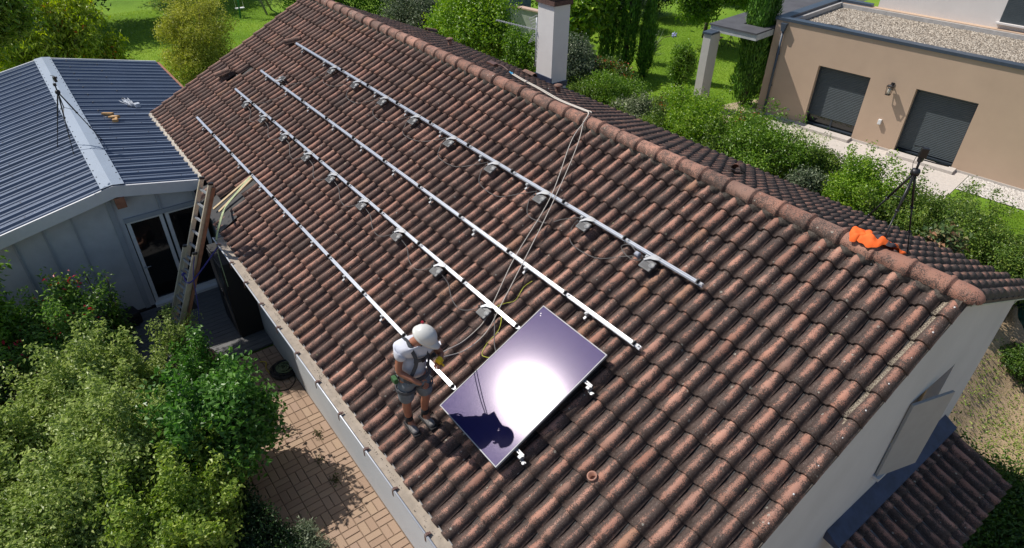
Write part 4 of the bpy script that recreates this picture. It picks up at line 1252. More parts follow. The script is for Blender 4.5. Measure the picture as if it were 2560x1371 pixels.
tee = {k: (J[k], r) for k, r in dict(pelvis=(.180, .150), waist=(.176, .150), chest=(.196, .158), upper=(.175, .130), rsh=.100, lsh=.100).items()}
tee['pelvis'] = (J['pelvis'] + Vector((.0, 0, -.05)), (.172, .142))
tee['rs2'] = (J['rsh'].lerp(J['relb'], .55), .072); tee['ls2'] = (J['lsh'].lerp(J['lelb'], .55), .072); tee['col'] = (J['upper'].lerp(J['neck'], .5), .080)
V, F = skin_mesh(tee, [('pelvis', 'waist'), ('waist', 'chest'), ('chest', 'upper'), ('upper', 'col'), ('upper', 'rsh'), ('rsh', 'rs2'), ('upper', 'lsh'), ('lsh', 'ls2')], 'pelvis')
q = MB(); q.add(V, F, True); q.build('t_shirt', M['tee'], worker, world=False)
sh = dict(w=(J['pelvis'] + Vector((0, 0, .06)), (.166, .138)), p=(J['pelvis'], (.178, .146)), rh=(J['rhip'], .108), lh=(J['lhip'], .108),
          rk=(J['rhip'].lerp(J['rknee'], .55), .100), lk=(J['lhip'].lerp(J['lknee'], .55), .100), rk2=(J['rhip'].lerp(J['rknee'], .88), .098), lk2=(J['lhip'].lerp(J['lknee'], .88), .098))
V, F = skin_mesh(sh, [('w', 'p'), ('p', 'rh'), ('p', 'lh'), ('rh', 'rk'), ('rk', 'rk2'), ('lh', 'lk'), ('lk', 'lk2')], 'p')
q = MB(); q.add(V, F, True); q.build('shorts', M['shorts'], worker, world=False)
for s_ in 'rl':
    a = J[s_ + 'ank']; up = J[s_ + 'calf'] if s_ + 'calf' in J else J[s_ + 'knee']
    q = MB(); k = (J[s_ + 'knee'] - a).normalized()
    q.tube([a + Vector((0, 0, -.02)), a + k * .07, a + k * .135], [.050, .047, .050], 14); q.build('sock', M['sock'], worker, world=False)
    sole = -.008 if s_ == 'l' else -.092
    zf = a.z - .095
    c = a + Vector((0, 0, -.045))
    fw = Vector((.985, -.04 if s_ == 'r' else .06, 0)).normalized()
    n_ = dict(h=(c - fw * .055 + Vector((0, 0, -.005)), (.044, .045)), m=(c + fw * .03, (.048, .048)), b=(c + fw * .12 + Vector((0, 0, -.018)), (.052, .036)), t=(c + fw * .185 + Vector((0, 0, -.022)), (.042, .030)))
    V, F = skin_mesh(n_, [('h', 'm'), ('m', 'b'), ('b', 't')], 'm')
    q = MB(); q.add(V, F, True); so = q.build('shoe', M['shoe'], worker, world=False)
    q = MB(); side = Vector((-fw.y, fw.x, 0)); R_ = Matrix((fw, side, Vector((0, 0, 1)))).transposed()
    q.bbox(c + fw * .06 + Vector((0, 0, -.047)), (.295, .098, .022), .010, R_); q.build('sole', M['sock'], so, world=False)
# helmet with brim, ridges and chin strap
hp = MB()
Hh = HC + Rh @ Vector((-.008, 0, .012))
prof = []
for i in range(11):
    t = (PI / 2) * i / 10; prof.append((math.cos(t), math.sin(t)))
vs = []; n_ = 32
for (r, z) in prof:
    for k in range(n_):
        a = 2 * PI * k / n_
        rib = 1 + .018 * math.exp(-((math.sin(a)) * 9 * max(r, .2)) ** 2) * (z > .1)
        vs.append(Hh + Rh @ Vector((r * .136 * math.cos(a) * rib, r * .114 * math.sin(a) * rib, .0 + z * .112 * rib)))
fs = [(i * n_ + k, i * n_ + (k + 1) % n_, (i + 1) * n_ + (k + 1) % n_, (i + 1) * n_ + k) for i in range(10) for k in range(n_)]
hp.add(vs, fs, True)
vs = []
for (rx, ry, dz) in ((.136, .112, .0), (.144, .120, -.010), (.145, .121, -.024), (.134, .110, -.020)):
    for k in range(n_):
        a = 2 * PI * k / n_; f_ = max(0, math.cos(a)) ** 3
        vs.append(Hh + Rh @ Vector(((rx + .062 * f_ * (dz < 0)) * math.cos(a), ry * math.sin(a), dz - .012 * f_ * (dz < 0))))
hp.add(vs, [(i * n_ + k, (i + 1) * n_ + k, (i + 1) * n_ + (k + 1) % n_, i * n_ + (k + 1) % n_) for i in range(3) for k in range(n_)], True)
ho = hp.build('helmet', M['helmet'], worker, world=False)
bg = MB()
for a in (2.55,):
    bg.bbox(Hh + Rh @ Vector((.128 * math.cos(a), .105 * math.sin(a), .07)), (.03, .03, .02), .006, Rh)
bg.build('badge', simple('red_badge', (.35, .02, .03), .5), ho, world=False)
cs = MB()
cs.tube([HC + Rh @ Vector((.0, -.082, 0)), HC + Rh @ Vector((.03, -.07, -.085)), HC + Rh @ Vector((.045, 0, -.118)), HC + Rh @ Vector((.03, .07, -.085)), HC + Rh @ Vector((.0, .082, 0))], .006, 6)
cs.build('chin_strap', M['web'], ho, world=False)
# fall-arrest harness: shoulder straps, belt, thigh loops, buckles
hn = MB()
def strap(pts, w=.042, t=.010):
    P = cat(pts, 6)
    for i in range(len(P) - 1): hn.bar(P[i], P[i + 1] + (P[i + 1] - P[i]) * .15, w, t, (P[i] - Vector((.06, -.005, P[i].z))) if True else (0, 0, 1))
zc = [J['pelvis'] + Vector((0, 0, .06)), J['waist'], J['chest'], J['upper']]
for sy in (-1, 1):
    cx = .085
    strap([(cx - .115, sy * .06 - .02, 1.02), (cx - .118, sy * .085, 1.18), (cx - .075, sy * .095 + .005, 1.36), (cx + .02, sy * .095 + .01, 1.452), (cx + .12, sy * .095 + .01, 1.38), (cx + .165, sy * .075 + .01, 1.22), (cx + .135, sy * .11 - .02, 1.02), (cx + .13, sy * .14 - .03, .94)])
strap([(cx - .125, -.12, 1.22), (cx - .128, 0, 1.24), (cx - .115, .12, 1.23)])
strap([(cx + .158, -.09, 1.24), (cx + .175, .01, 1.23), (cx + .158, .10, 1.24)])
ring = [(cx + .03 + .150 * math.cos(t), -.03 + .178 * math.sin(t), .965 + .01 * math.cos(t)) for t in [2 * PI * i / 16 for i in range(17)]]
P = [Vector(p) for p in ring]
for i in range(16): hn.bar(P[i], P[i + 1], .010, .055, (0, 0, 1))
for s_ in 'rl':
    h_ = J[s_ + 'hip'].lerp(J[s_ + 'knee'], .30)
    rg_ = [h_ + Vector((.112 * math.cos(t), .112 * math.sin(t), -.015 * math.sin(t))) for t in [2 * PI * i / 14 for i in range(15)]]
    for i in range(14): hn.bar(rg_[i], rg_[i + 1], .010, .045, (0, 0, 1))
hno = hn.build('harness', M['web'], worker, world=False)
dr_ = MB(); dr_.bbox((cx - .138, 0, 1.30), (.02, .07, .07), .008); dr_.build('dorsal_plate', M['dark_steel'], hno, world=False)
bk = MB()
bk.bbox((cx + .185, .01, 1.23), (.02, .04, .05), .006); bk.bbox((cx - .02, -.215, .955), (.05, .02, .05), .006); bk.bbox((cx + .14, -.125, .97), (.03, .05, .06), .008)
bk.bbox((cx - .075, -.19, .93), (.05, .045, .09), .010)
split_build(bk, 'buckle', M['dark_steel'], worker, False)
gp_ = MB(); gp_.bbox((.02, -.235, .885), (.09, .05, .07), .012); gp_.build('green_pouch', simple('green_pouch', (.03, .10, .03), .8, var=.3, scale=30), worker, world=False)
# rope grab and the yellow tool held at the chest
tl = MB(); tl.bbox((0, 0, 0), (.075, .06, .09), .014); tl.cyl((0, 0, .04), (0, 0, .075), .022); tl.cyl((.03, 0, -.02), (.075, 0, -.03), .012)
o = tl.build('tape_measure', simple('yellow_tool', (.66, .43, .005), .45, var=.2, scale=20), None, world=False); o.location = G + Vector((.40, .13, 1.25)); o.rotation_euler = (.3, .5, .4)
tag(o, 'yellow hand tool held by the worker at chest height', 'tool')
gb_ = MB(); gb_.bbox((0, 0, 0), (.05, .035, .11), .010); gb_.tube([(0, 0, .05), (.02, 0, .075), (0, 0, .10), (-.02, 0, .075), (0, 0, .05)], .006, 6)
o = gb_.build('rope_grab', M['dark_steel'], None, world=False); o.location = hand_tie + Vector((-.02, -.01, 0)); o.rotation_euler = (.2, .6, .3)
tag(o, 'dark rope grab where the white rope meets the worker harness', 'rope grab')

# ------------------------------------------------------------------ ladder
LA = Vector((-11.62, -6.42, .07)); LT = Vector((-10.96, -5.0, 3.86)); LW = Vector((.985, .17, 0)).normalized() * .36
ladder = thing('extension_ladder', 'two-section aluminium extension ladder leaning on the eave above the terrace', 'ladder', LA)
ld = (LT - LA).normalized(); ln_ = LW.normalized().cross(ld).normalized()
if ln_.x + ln_.y > 0: ln_ = -ln_            # towards the garden
Ltot = (LT - LA).length
mt, nt, b = new_mat('used_aluminium'); 
nt.links.new(ramp(nt, noise(nt, 6, 4, .6, geopos(nt)), [(.3, (.50, .43, .34)), (.7, (.62, .56, .47))]), b.inputs['Base Color']); b.inputs['Metallic'].default_value = .35; b.inputs['Roughness'].default_value = .45
for (t0, t1, off, wk) in ((0, .66, .0, 1.0), (.22, 1.0, .055, .86)):
    c0 = LA + LW * .5 - ln_ * off; rg_ = MB()
    for sgn in (-.5, .5):
        st = MB()
        base = c0 + LW * sgn * wk
        st.bar(base + ld * Ltot * t0, base + ld * Ltot * t1, .030, .075, ln_)
        for k in range(int(Ltot * (t1 - t0) / .28)):
            p = base + ld * (Ltot * t0 + .2 + .28 * k)
            st.box(p + LW.normalized() * (.0155 * (1 if sgn > 0 else -1)), (.004, .03, .03))
        so = st.build('stile', mt, ladder)
        cap = MB(); cap.bar(base + ld * (Ltot * t1 - .01), base + ld * (Ltot * t1 + .03), .034, .082, ln_)
        if t0 == 0: cap.bar(base - ld * .06, base + ld * .04, .038, .085, ln_)
        split_build(cap, 'end_cap', M['black_plastic'], so)
    for k in range(int(Ltot * (t1 - t0) / .28)):
        p = c0 + ld * (Ltot * t0 + .2 + .28 * k)
        rg_.bar(p - LW * .5 * wk, p + LW * .5 * wk, .032, .032, ln_)
    split_build(rg_, 'rung', M['alu_plate'], ladder)
wd = MB(); base = LA + LW * 1.03 - ln_ * .10
wd.bar(base + ld * Ltot * .19, base + ld * Ltot * .99, .045, .05, ln_); wd.build('side_rail', M['wood_red'], ladder)
gr_ = MB(); P1 = LA + ld * Ltot * .80 + LW * 1.05; 
pts = cat([RP(-12.0, 4.35, .09), RP(-11.75, 4.95, .10), Vector((-11.25, -4.72, 2.95)), Vector((-11.10, -4.95, 2.62)), Vector((-11.15, -5.0, 2.25)), Vector((-11.15, -5.0, 1.5))])
for i in range(len(pts) - 1): gr_.bar(pts[i], pts[i + 1] + (pts[i + 1] - pts[i]) * .1, .045 if i < 28 else .02, .005, (0.2, -.5, .8))
tag(gr_.build('ratchet_strap', simple('pale_green_strap', (.34, .40, .22), .8, var=.3, scale=6), None), 'pale green strap from the lowest rail over the eave beside the ladder', 'strap')
br = MB(); Pm = LA + ld * Ltot * .52 + LW * .3
br.tube(cat([Pm, Pm + LW * .9, Vector((-10.9, -5.0, 2.54))]), .014, 6)
br.tube(cat([LA + ld * Ltot * .66 + LW, LA + ld * Ltot * .55 + LW * 1.3, LA + ld * Ltot * .40 + LW * 1.75 + Vector((0, .1, 0)), LA + ld * Ltot * .24 + LW * 1.9 + Vector((0, .2, 0))]), .008, 6)
for k in range(3): br.lathe([(0, -.03), (.03, -.015), (.035, .01), (0, .03)], Pm + LW * (.02 + .06 * k) + Vector((0, 0, .02 * k)), 8)
tag(br.build('lashing_rope', simple('blue_purple_rope', (.05, .04, .22), .8, var=.4, scale=50), None), 'blue rope lashing the ladder to the gutter', 'rope')
for i, (p0, p1, lab) in enumerate(((RP(-12.03, 4.30, .075), RP(-12.02, 5.25, .045), 'pale wooden slat on the tiles above the ladder, the left of two'), (RP(-11.93, 4.33, .085), RP(-11.80, 5.2, .05), 'pale wooden slat on the tiles above the ladder, the right of two'))):
    q = MB(); q.bar(p0, p1, .055, .022, RN); tag(q.build('wooden_slat', M['wood'], None), lab, 'slat', 'wooden slats above the ladder')
lt = loose_tile('roof_tile', RP, -16.78, 3.10, .10, .55, .05, M['tile'], None); tag(lt, 'loose clay tile lying turned on the roof beside a dark gap', 'roof tile')
lt = loose_tile('roof_tile', RP, -12.75, 5.18, .03, -.25, .1, M['tile'], None); tag(lt, 'clay tile left hanging over the eave behind the ladder top', 'roof tile')
bf = MB(); pts = [RP(-12.25, 4.98, -.03), RP(-11.3, 5.0, .02), RP(-11.25, 5.42, .02), RP(-12.2, 5.40, -.05)]
bf.add([p for p in pts] + [p + Vector((0, 0, -.012)) for p in pts], [(0, 1, 2, 3), (7, 6, 5, 4), (0, 4, 5, 1), (1, 5, 6, 2), (2, 6, 7, 3), (3, 7, 4, 0)])
tag(bf.build('felt_sheet', M['felt'], None), 'black felt exposed at the stripped eave corner beside the ladder', 'felt')
rt = loose_tile('chimney_saddle', FP, -12.13, 3.28, .06, 1.35, 0, M['tile_cap'], None, L=.5); tag(rt, 'reddish clay tile propped against the base of the white chimney', 'roof tile')

# ------------------------------------------------------------------ tripods with sensors
def tripod(feet, hub, label, handle=True):
    t = thing('tripod', label, 'tripod', hub)
    H = Vector(hub)
    for f in feet:
        f = Vector(f); l = MB(); m1 = H.lerp(f, .42); m2 = H.lerp(f, .72)
        l.tube([H + (f - H) * .02, m1], .0135, 8); l.tube([m1, m2], .010, 8); l.tube([m2, f], .0075, 8)
        l.lathe([(0, -.012), (.022, -.010), (.022, .012), (0, .014)], m1, 8); l.lathe([(0, -.012), (.017, -.010), (.017, .012), (0, .014)], m2, 8); l.lathe([(0, -.01), (.014, -.008), (.014, .012), (0, .016)], f, 8)
        l.build('leg', M['black_plastic'], t)
    c = MB(); c.lathe([(0, -.04), (.045, -.035), (.05, 0), (.04, .03), (0, .035)], H, 12); c.cyl(H, H + Vector((0, 0, .14)), .013); c.bbox(H + Vector((0, 0, .15)), (.05, .06, .06), .012)
    c.build('centre_column', M['dark_steel'], t)
    b_ = MB()
    for f in feet: b_.bar(H + Vector((0, 0, -.33)), H.lerp(Vector(f), .36), .012, .006)
    b_.cyl(H + Vector((0, 0, -.34)), H, .010); b_.build('brace', M['dark_steel'], t)
    if handle:
        h = MB(); h.tube([H + Vector((0, 0, .15)), H + Vector((.11, .10, .12)), H + Vector((.22, .20, .10))], [.007, .007, .014], 8); h.build('pan_handle', M['black_plastic'], t)
    return t
def sensor(p, label, rot):
    q = MB(); R = Matrix.Rotation(rot, 3, 'Z') @ Matrix.Rotation(.1, 3, 'X')
    q.bbox(p, (.075, .05, .115), .010, R); q.cyl(p + R @ Vector((0, .02, .02)), p + R @ Vector((0, .05, .02)), .022); q.bar(p + Vector((-.02, 0, .06)), p + Vector((-.10, -.05, .06)), .008, .008)
    q.tube(cat([p + Vector((-.03, -.03, .02)), p + Vector((-.05, -.04, -.12)), p + Vector((-.02, -.02, -.25))]), .003, 5)
    return tag(q.build('camera', M['black_plastic'], None), label, 'camera')
tripod([(-2.939, .894, 4.655), (-2.236, -.149, 4.93), (-2.296, 1.004, 4.61)], (-2.42, .596, 5.75), 'black tripod straddling the ridge above the orange jacket')
sensor(Vector((-2.40, .56, 5.99)), 'small black camera on the ridge tripod', .6)
tripod([(-16.336, -6.655, 2.93), (-15.597, -6.442, 2.975), (-16.012, -5.834, 2.99)], (-16.0, -6.28, 4.15), 'black tripod standing on the blue metal roof', False)
sensor(Vector((-16.02, -6.24, 4.40)), 'small black camera on the metal roof tripod', .2)

# orange jacket dropped over the ridge caps: a folded heap with two sleeves
jk = MB(); nx, ny = 64, 44
def ridge_z(y): return max(4.985 + math.sqrt(max(0, .150 ** 2 - min(abs(y), .150) ** 2)), ZR - abs(y) * (math.tan(TF) if y > 0 else math.tan(TH)) + .012)
def heap(cx_, cy_, ax_, ay_, rot, hgt, seed, dark):
    vs = []; cr, sr = math.cos(rot), math.sin(rot)
    for i in range(nx + 1):
        r_ = (i / nx)
        for j in range(ny):
            t_ = 2 * PI * j / ny
            k = 1 + .10 * math.sin(3 * t_ + seed) + .07 * math.sin(5 * t_ + 2 * seed) + .03 * math.sin(11 * t_ + seed)
            sq = (abs(math.cos(t_)) ** 3.5 + abs(math.sin(t_)) ** 3.5) ** (-1 / 3.5)
            u_, v_ = r_ * k * sq * math.cos(t_) * ax_, r_ * k * sq * math.sin(t_) * ay_
            x, y = cx_ + u_ * cr - v_ * sr, cy_ + u_ * sr + v_ * cr
            fold = .45 * abs(math.sin(u_ * 21 + v_ * 13 + seed)) + .35 * abs(math.sin(v_ * 31 - u_ * 9 + seed * 2)) + .2 * math.sin(u_ * 47 + v_ * 29)
            vs.append((x, y, ridge_z(y) + hgt * (1 - r_ ** 5) * (.45 + .75 * fold) + .002))
    o = len(jk.v); jk.v += vs; jk.at += [(0, 0, 0, 1)] * len(vs)
    for i in range(nx):
        for j in range(ny):
            j2 = (j + 1) % ny
            q = (o + i * ny + j, o + (i + 1) * ny + j, o + (i + 1) * ny + j2, o + i * ny + j2)
            c_ = sum((Vector(vs[z_ - o]) for z_ in q), Vector()) / 4
            jk.f.append(q); jk.sm.append(True); jk.mi.append(1 if dark(c_.x, c_.y) else 0)
heap(-2.37, .10, .17, .20, .12, .060, 1.0, lambda x, y: (-2.40 < x < -2.31 and y > -.02) or (-2.50 < x < -2.42 and .10 < y < .22))
heap(-2.53, .00, .09, .11, .5, .050, 2.3, lambda x, y: False)
heap(-2.19, .15, .08, .15, -.3, .048, 4.1, lambda x, y: y < .06)
o = jk.build('jacket', [simple('hi_vis_orange', (.80, .125, .014), .8, var=.15, scale=12), simple('navy_lining', (.030, .026, .034), .85)], None)
tag(o, 'crumpled orange and black jacket lying over the ridge tiles under the tripod', 'jacket')

# cordless driver and battery on the metal roof
dl = thing('cordless_drill', 'tan cordless drill lying on the blue metal roof', 'drill', (-17.40, -5.28, 2.89)); dl.rotation_euler = (0, 0, math.radians(58))
tan = simple('tan_tool_plastic', (.46, .26, .09), .5, var=.15)
q = MB(); q.tube([(-.19, 0, .045), (-.10, 0, .045), (.0, 0, .045), (.06, 0, .045)], [.020, .038, .042, .036], 12); q.bar((0, 0, .04), (.03, -.16, .035), .05, .045); q.build('case', tan, dl, world=False)
q = MB(); q.bbox((.035, -.19, .035), (.12, .07, .07), .012); q.build('battery', tan, dl, world=False)
q = MB(); q.tube([(-.30, 0, .045), (-.19, 0, .045)], [.008, .016], 10); q.build('chuck', M['alu_plate'], dl, world=False)
q = MB(); q.bbox((0, 0, .03), (.26, .10, .06), .012); o = q.build('bit_case', tan, None, world=False); o.location = (-17.75, -5.42, 2.90); o.rotation_euler = (-.2, 0, math.radians(52)); tag(o, 'small tan case beside the drill on the metal roof', 'case')
zt_ = MB(); rz = random.Random(2)
for k in range(26):
    a = Vector((-18.45 + rz.uniform(-.05, .05), -4.75 + rz.uniform(-.05, .05), 2.76 + rz.random() * .03)); d_ = Vector((-.42 + rz.gauss(0, .07), -.12 + rz.gauss(0, .07), .05 + rz.gauss(0, .03)))
    zt_.tube([a, a + d_ * .5, a + d_], .006, 5)
zt_.bbox((-18.40, -4.66, 2.79), (.14, .12, .10), .02)
tag(zt_.build('cable_tie_bundle', simple('translucent_ties', (.42, .46, .52), .4, var=.3, scale=30), None), 'bundle of clear cable ties at the far eave corner on the metal roof', 'cable ties')

# TV antenna on the chimney
an = thing('tv_antenna', 'grey rake television antenna strapped to the white chimney', 'antenna', (-12.36, 3.4, 3.75))
q = MB(); q.cyl((-12.36, 3.4, 3.85), (-12.36, 3.4, 5.0), .018); q.bar((-12.36, 3.4, 4.0), (-12.2, 3.4, 4.0), .03, .03); q.bar((-12.36, 3.4, 4.25), (-12.2, 3.4, 4.25), .03, .03); q.build('mast', M['gutter'], an)
q = MB(); bd_ = Vector((-.80, -.30, .05)).normalized(); sd = Vector((.35, -.93, 0)).normalized(); up_ = Vector((0, 0, 1)); c = Vector((-12.36, 3.4, 4.72))
q.bar(c - bd_ * .1, c + bd_ * 1.15, .018, .018)
for k in range(15): p = c + bd_ * (.1 + .072 * k); q.bar(p - sd * .09, p + sd * .09, .006, .006); q.bar(p - up_ * .05, p + up_ * .05, .006, .006)
for sg in (-1, 1):
    for k in range(5):
        p = c - bd_ * .02 + up_ * sg * (.06 + .055 * k) + bd_ * (.03 * k); q.bar(p - sd * .20, p + sd * .20, .008, .008)
    for w_ in (-.16, .16): q.bar(c + sd * w_ + up_ * sg * .05, c + sd * w_ + up_ * sg * .29 + bd_ * .12, .008, .008)
q.build('rake', simple('pale_aluminium', (.5, .5, .52), .5, metal=.4), an)

# items on the terrace and path
bg_ = thing('tool_bag', 'black tool bag lying against the annex wall', 'bag', (-13.15, -6.78, .07))
q = MB(); q.bbox((-13.17, -6.80, .22), (.36, .62, .30), .07, Matrix.Rotation(.25, 3, 'Z')); q.build('body', simple('black_nylon', (.010, .010, .012), .55), bg_)
q = MB(); q.tube(cat([(-13.05, -6.98, .36), (-13.02, -6.9, .46), (-13.0, -6.76, .47), (-13.0, -6.62, .36)]), .014, 6); q.build('handle', M['black_plastic'], bg_)
q = MB()
for k in range(3): q.bar((-12.99 + .0, -7.02, .14 + .07 * k), (-12.93, -6.56, .14 + .07 * k), .02, .012)
split_build(q, 'trim', M['dark_steel'], bg_)
cbn = thing('outdoor_cabinet', 'black outdoor cabinet in deep shade under the gutter', 'cabinet', (-11.8, -4.72, .07))
q = MB(); q.bbox((-11.80, -4.72, .97), (.92, .54, 1.78), .012); q.build('body', M['felt'], cbn)
for sx in (-1, 1):
    q = MB(); q.bbox((-11.80 + sx * .225, -4.998, .97), (.43, .024, 1.68), .006); do = q.build('door', M['black_plastic'], cbn)
    q = MB(); q.cyl((-11.80 + sx * .03, -5.02, .9), (-11.80 + sx * .03, -5.02, 1.05), .008); q.build('handle', M['dark_steel'], do)
q = MB(); q.bbox((-13.10, -5.80, .078), (.42, .74, .016), .004, Matrix.Rotation(.05, 3, 'Z')); tag(q.build('door_mat', simple('brown_door_mat', (.045, .035, .028), .95, var=.4, scale=60), None), 'dark door mat on the terrace before the glazed door', 'mat')
def coil(c, R0, r, turns, mb, seed):
    rc_ = random.Random(seed); pts = []
    for t in range(turns):
        ph = rc_.random() * 6; rr = R0 + rc_.uniform(-.05, .05); ox, oy = rc_.uniform(-.02, .02), rc_.uniform(-.02, .02); zz = c[2] + .012 + rc_.random() * .075
        for k in range(28):
            a = 2 * PI * k / 28
            pts.append((c[0] + ox + rr * math.cos(a + ph), c[1] + oy + rr * math.sin(a + ph), zz + .008 * math.sin(3 * a + ph)))
    mb.tube(pts, r, 6)
q = MB(); coil((-9.93, -4.66, .03), .21, .009, 16, q, 1); q.tube(cat([(-9.75, -4.55, .05), (-9.55, -4.6, .04), (-9.42, -4.78, .04), (-9.5, -4.95, .04)]), .009, 6)
tag(q.build('cable_coil', M['black_plastic'], None), 'coil of black cable on the paving below the gutter', 'cable coil')
q = MB(); coil((-9.93, -4.66, .07), .115, .011, 8, q, 5); tag(q.build('hose_coil', simple('green_hose', (.14, .18, .09), .5, var=.2), None), 'small pale green hose coil lying inside the black coil', 'hose coil')
q = MB(); q.tube(cat([(-10.02, -4.9, .04), (-10.2, -4.92, .05), (-10.36, -4.86, .06), (-10.46, -4.95, .05)]), .011, 6); tag(q.build('hose_end', simple('yellow_hose', (.5, .38, .03), .5), None), 'short yellow hose end beside the coils on the paving', 'hose')
for i, (x, y, r, lab) in enumerate(((-11.12, -6.02, .20, 'broken terracotta pot among the shrubs by the ladder foot, the left one'), (-10.86, -5.78, .17, 'terracotta pot among the shrubs by the ladder foot, the middle one'), (-10.62, -5.55, .15, 'terracotta pot at the terrace edge by the shrubs, the right one'))):
    q = MB(); q.lathe([(0, 0), (r * .62, 0), (r * .9, .26), (r * 1.02, .27), (r * 1.02, .33), (r * .9, .33), (r * .85, .24), (0, .23)], (x, y, .07 if i < 2 else .03), 18, Matrix.Rotation(.25 * (i - 1), 3, 'X'))
    tag(q.build('flower_pot', simple('pale_terracotta', (.48, .27, .19), .85, var=.15), None), lab, 'pot', 'terracotta pots by the terrace')
# weeds in the paving joints
def weeds(name, spots, label, mat, n, r, L):
    rr = np.random.default_rng(int(abs(spots[0][0]) * 100))
    P = np.concatenate([np.array([[x, y, .035]]) + np.stack([rr.normal(0, r, n), rr.normal(0, r * .6, n), rr.random(n) * .03], 1) for x, y in spots])
    Nn = norm(rr.normal(size=P.shape) + np.array([0, 0, 1.2])); V, F = leaf_quads(rr, P, Nn, L, L * .5)
    lv = np.repeat(np.stack([rr.random(len(P)), rr.random(len(P)), rr.random(len(P)), np.ones(len(P))], 1), 4, 0)
    return tag(np_mesh(name, V, F, mat, None, lv), label, 'weeds')
wm = leaf_mat('weed', (.06, .05, .02), (.09, .08, .03), (.10, .14, .03), .1)
weeds('paving_weed', [(-8.05, -4.78)], 'brown weed tuft in the paving joint, the upper of three', wm, 60, .06, .045)
weeds('paving_weed', [(-7.52, -4.98)], 'greenish weed tuft in the paving joint, the middle of three', wm, 40, .05, .045)
weeds('paving_weed', [(-7.0, -4.95)], 'brown weed tuft in the paving joint, the lower of three', wm, 70, .06, .045)

# bistro set on the lawn beyond the pillar
tb = thing('bistro_table', 'purple round metal bistro table on the lawn behind the grey pillar', 'table', (-18.75, 20.6, 0))
pm = simple('purple_paint', (.07, .03, .12), .45)
q = MB(); q.lathe([(0, .71), (.34, .71), (.35, .72), (.35, .735), (0, .74)], (-18.75, 20.6, 0), 24); q.build('tabletop', pm, tb)
for k in range(4):
    a = .4 + k * PI / 2; q = MB(); q.tube([(-18.75 + .08 * math.cos(a + 2.6), 20.6 + .08 * math.sin(a + 2.6), .71), (-18.75 + .30 * math.cos(a), 20.6 + .30 * math.sin(a), 0)], .013, 6); q.build('leg', M['dark_steel'], tb)
chr_ = thing('bistro_chair', 'pink metal bistro chair beside the purple table', 'chair', (-19.2, 20.2, 0)); pk = simple('pink_paint', (.50, .07, .18), .5)
q = MB()
for k in range(5): q.box((-19.2, 20.05 + .075 * k, .45), (.40, .055, .018))
q.build('seat', pk, chr_)
q = MB()
for k in range(3): q.box((-19.40, 20.2, .60 + .10 * k), (.018, .38, .06))
q.build('backrest', pk, chr_)
for sy in (-1, 1):
    q = MB(); q.tube([(-19.40, 20.2 + sy * .19, .86), (-19.36, 20.2 + sy * .19, .45), (-19.0, 20.2 + sy * .19, 0)], .012, 6); q.build('leg', M['dark_steel'], chr_)
    q = MB(); q.tube([(-19.03, 20.2 + sy * .17, .45), (-19.42, 20.2 + sy * .17, 0)], .012, 6); q.build('leg', M['dark_steel'], chr_)
# garden swing far left
sw = thing('garden_swing', 'wooden garden swing frame at the dark edge of the far lawn', 'swing', (-37.5, 4.6, 0)); gw = simple('old_swing_wood', (.24, .22, .20), .8); gg = simple('green_swing_pole', (.03, .20, .08), .5)
for (x, y) in ((-37.2, 5.0), (-38.2, 5.6)):
    q = MB(); q.tube([(x, y, 0), (-37.9, 4.6 + (y - 5.3) * .2, 2.4)], .055, 8); q.build('post', gw, sw)
q = MB(); q.tube([(-37.3, 3.6, 0), (-37.7, 3.9, 2.4)], .045, 8); q.build('post', gg, sw)
q = MB(); q.tube([(-37.7, 3.3, 2.38), (-38.0, 5.9, 2.42)], .055, 8); q.build('crossbeam', gw, sw)
q = MB(); q.box((-37.6, 5.2, .9), (.7, .8, .06)); q.build('platform', M['wood'], sw)
q = MB(); q.box((-37.55, 3.75, .45), (.22, .45, .04)); q.tube([(-37.55, 3.55, .46), (-37.75, 3.55, 2.38)], .01, 5); q.tube([(-37.55, 3.95, .46), (-37.75, 3.95, 2.38)], .01, 5); q.build('seat', M['frame_white'], sw)
# blue-grey shed and pale wall behind the laurel
hs = thing('garden_shed', 'blue grey shed among shrubs beyond the chimney', 'shed', (-27.5, 13.5, 0))
q = MB(); q.box((-27.5, 13.5, 1.2), (2.4, 2.0, 2.4)); q.build('wall', simple('blue_grey_board', (.16, .20, .26), .7), hs)
q = MB(); q.prism([(-28.9, 2.42), (-26.1, 2.42), (-27.5, 3.0)], 12.3, 14.7, 'y'); q.build('roof', M['felt'], hs)
q = MB(); q.box((-27.1, 12.48, 1.1), (.8, .06, 1.9)); q.build('door', M['anth'], hs)
gwl = thing('garden_wall', 'pale garden wall with terracotta coping behind the laurel', 'wall', (-24.0, 13.2, 0))
q = MB(); q.prism([(-26.0, 13.0), (-21.6, 13.9), (-21.6, 14.1), (-26.0, 13.2)], 0, 1.5, 'z'); q.build('wall', simple('green_grey_render', (.34, .37, .33), .9), gwl)
q = MB(); q.prism([(-26.05, 12.93), (-21.55, 13.83), (-21.55, 14.17), (-26.05, 13.27)], 1.502, 1.56, 'z'); q.build('coping', simple('pale_clay_coping', (.50, .36, .29), .85), gwl)
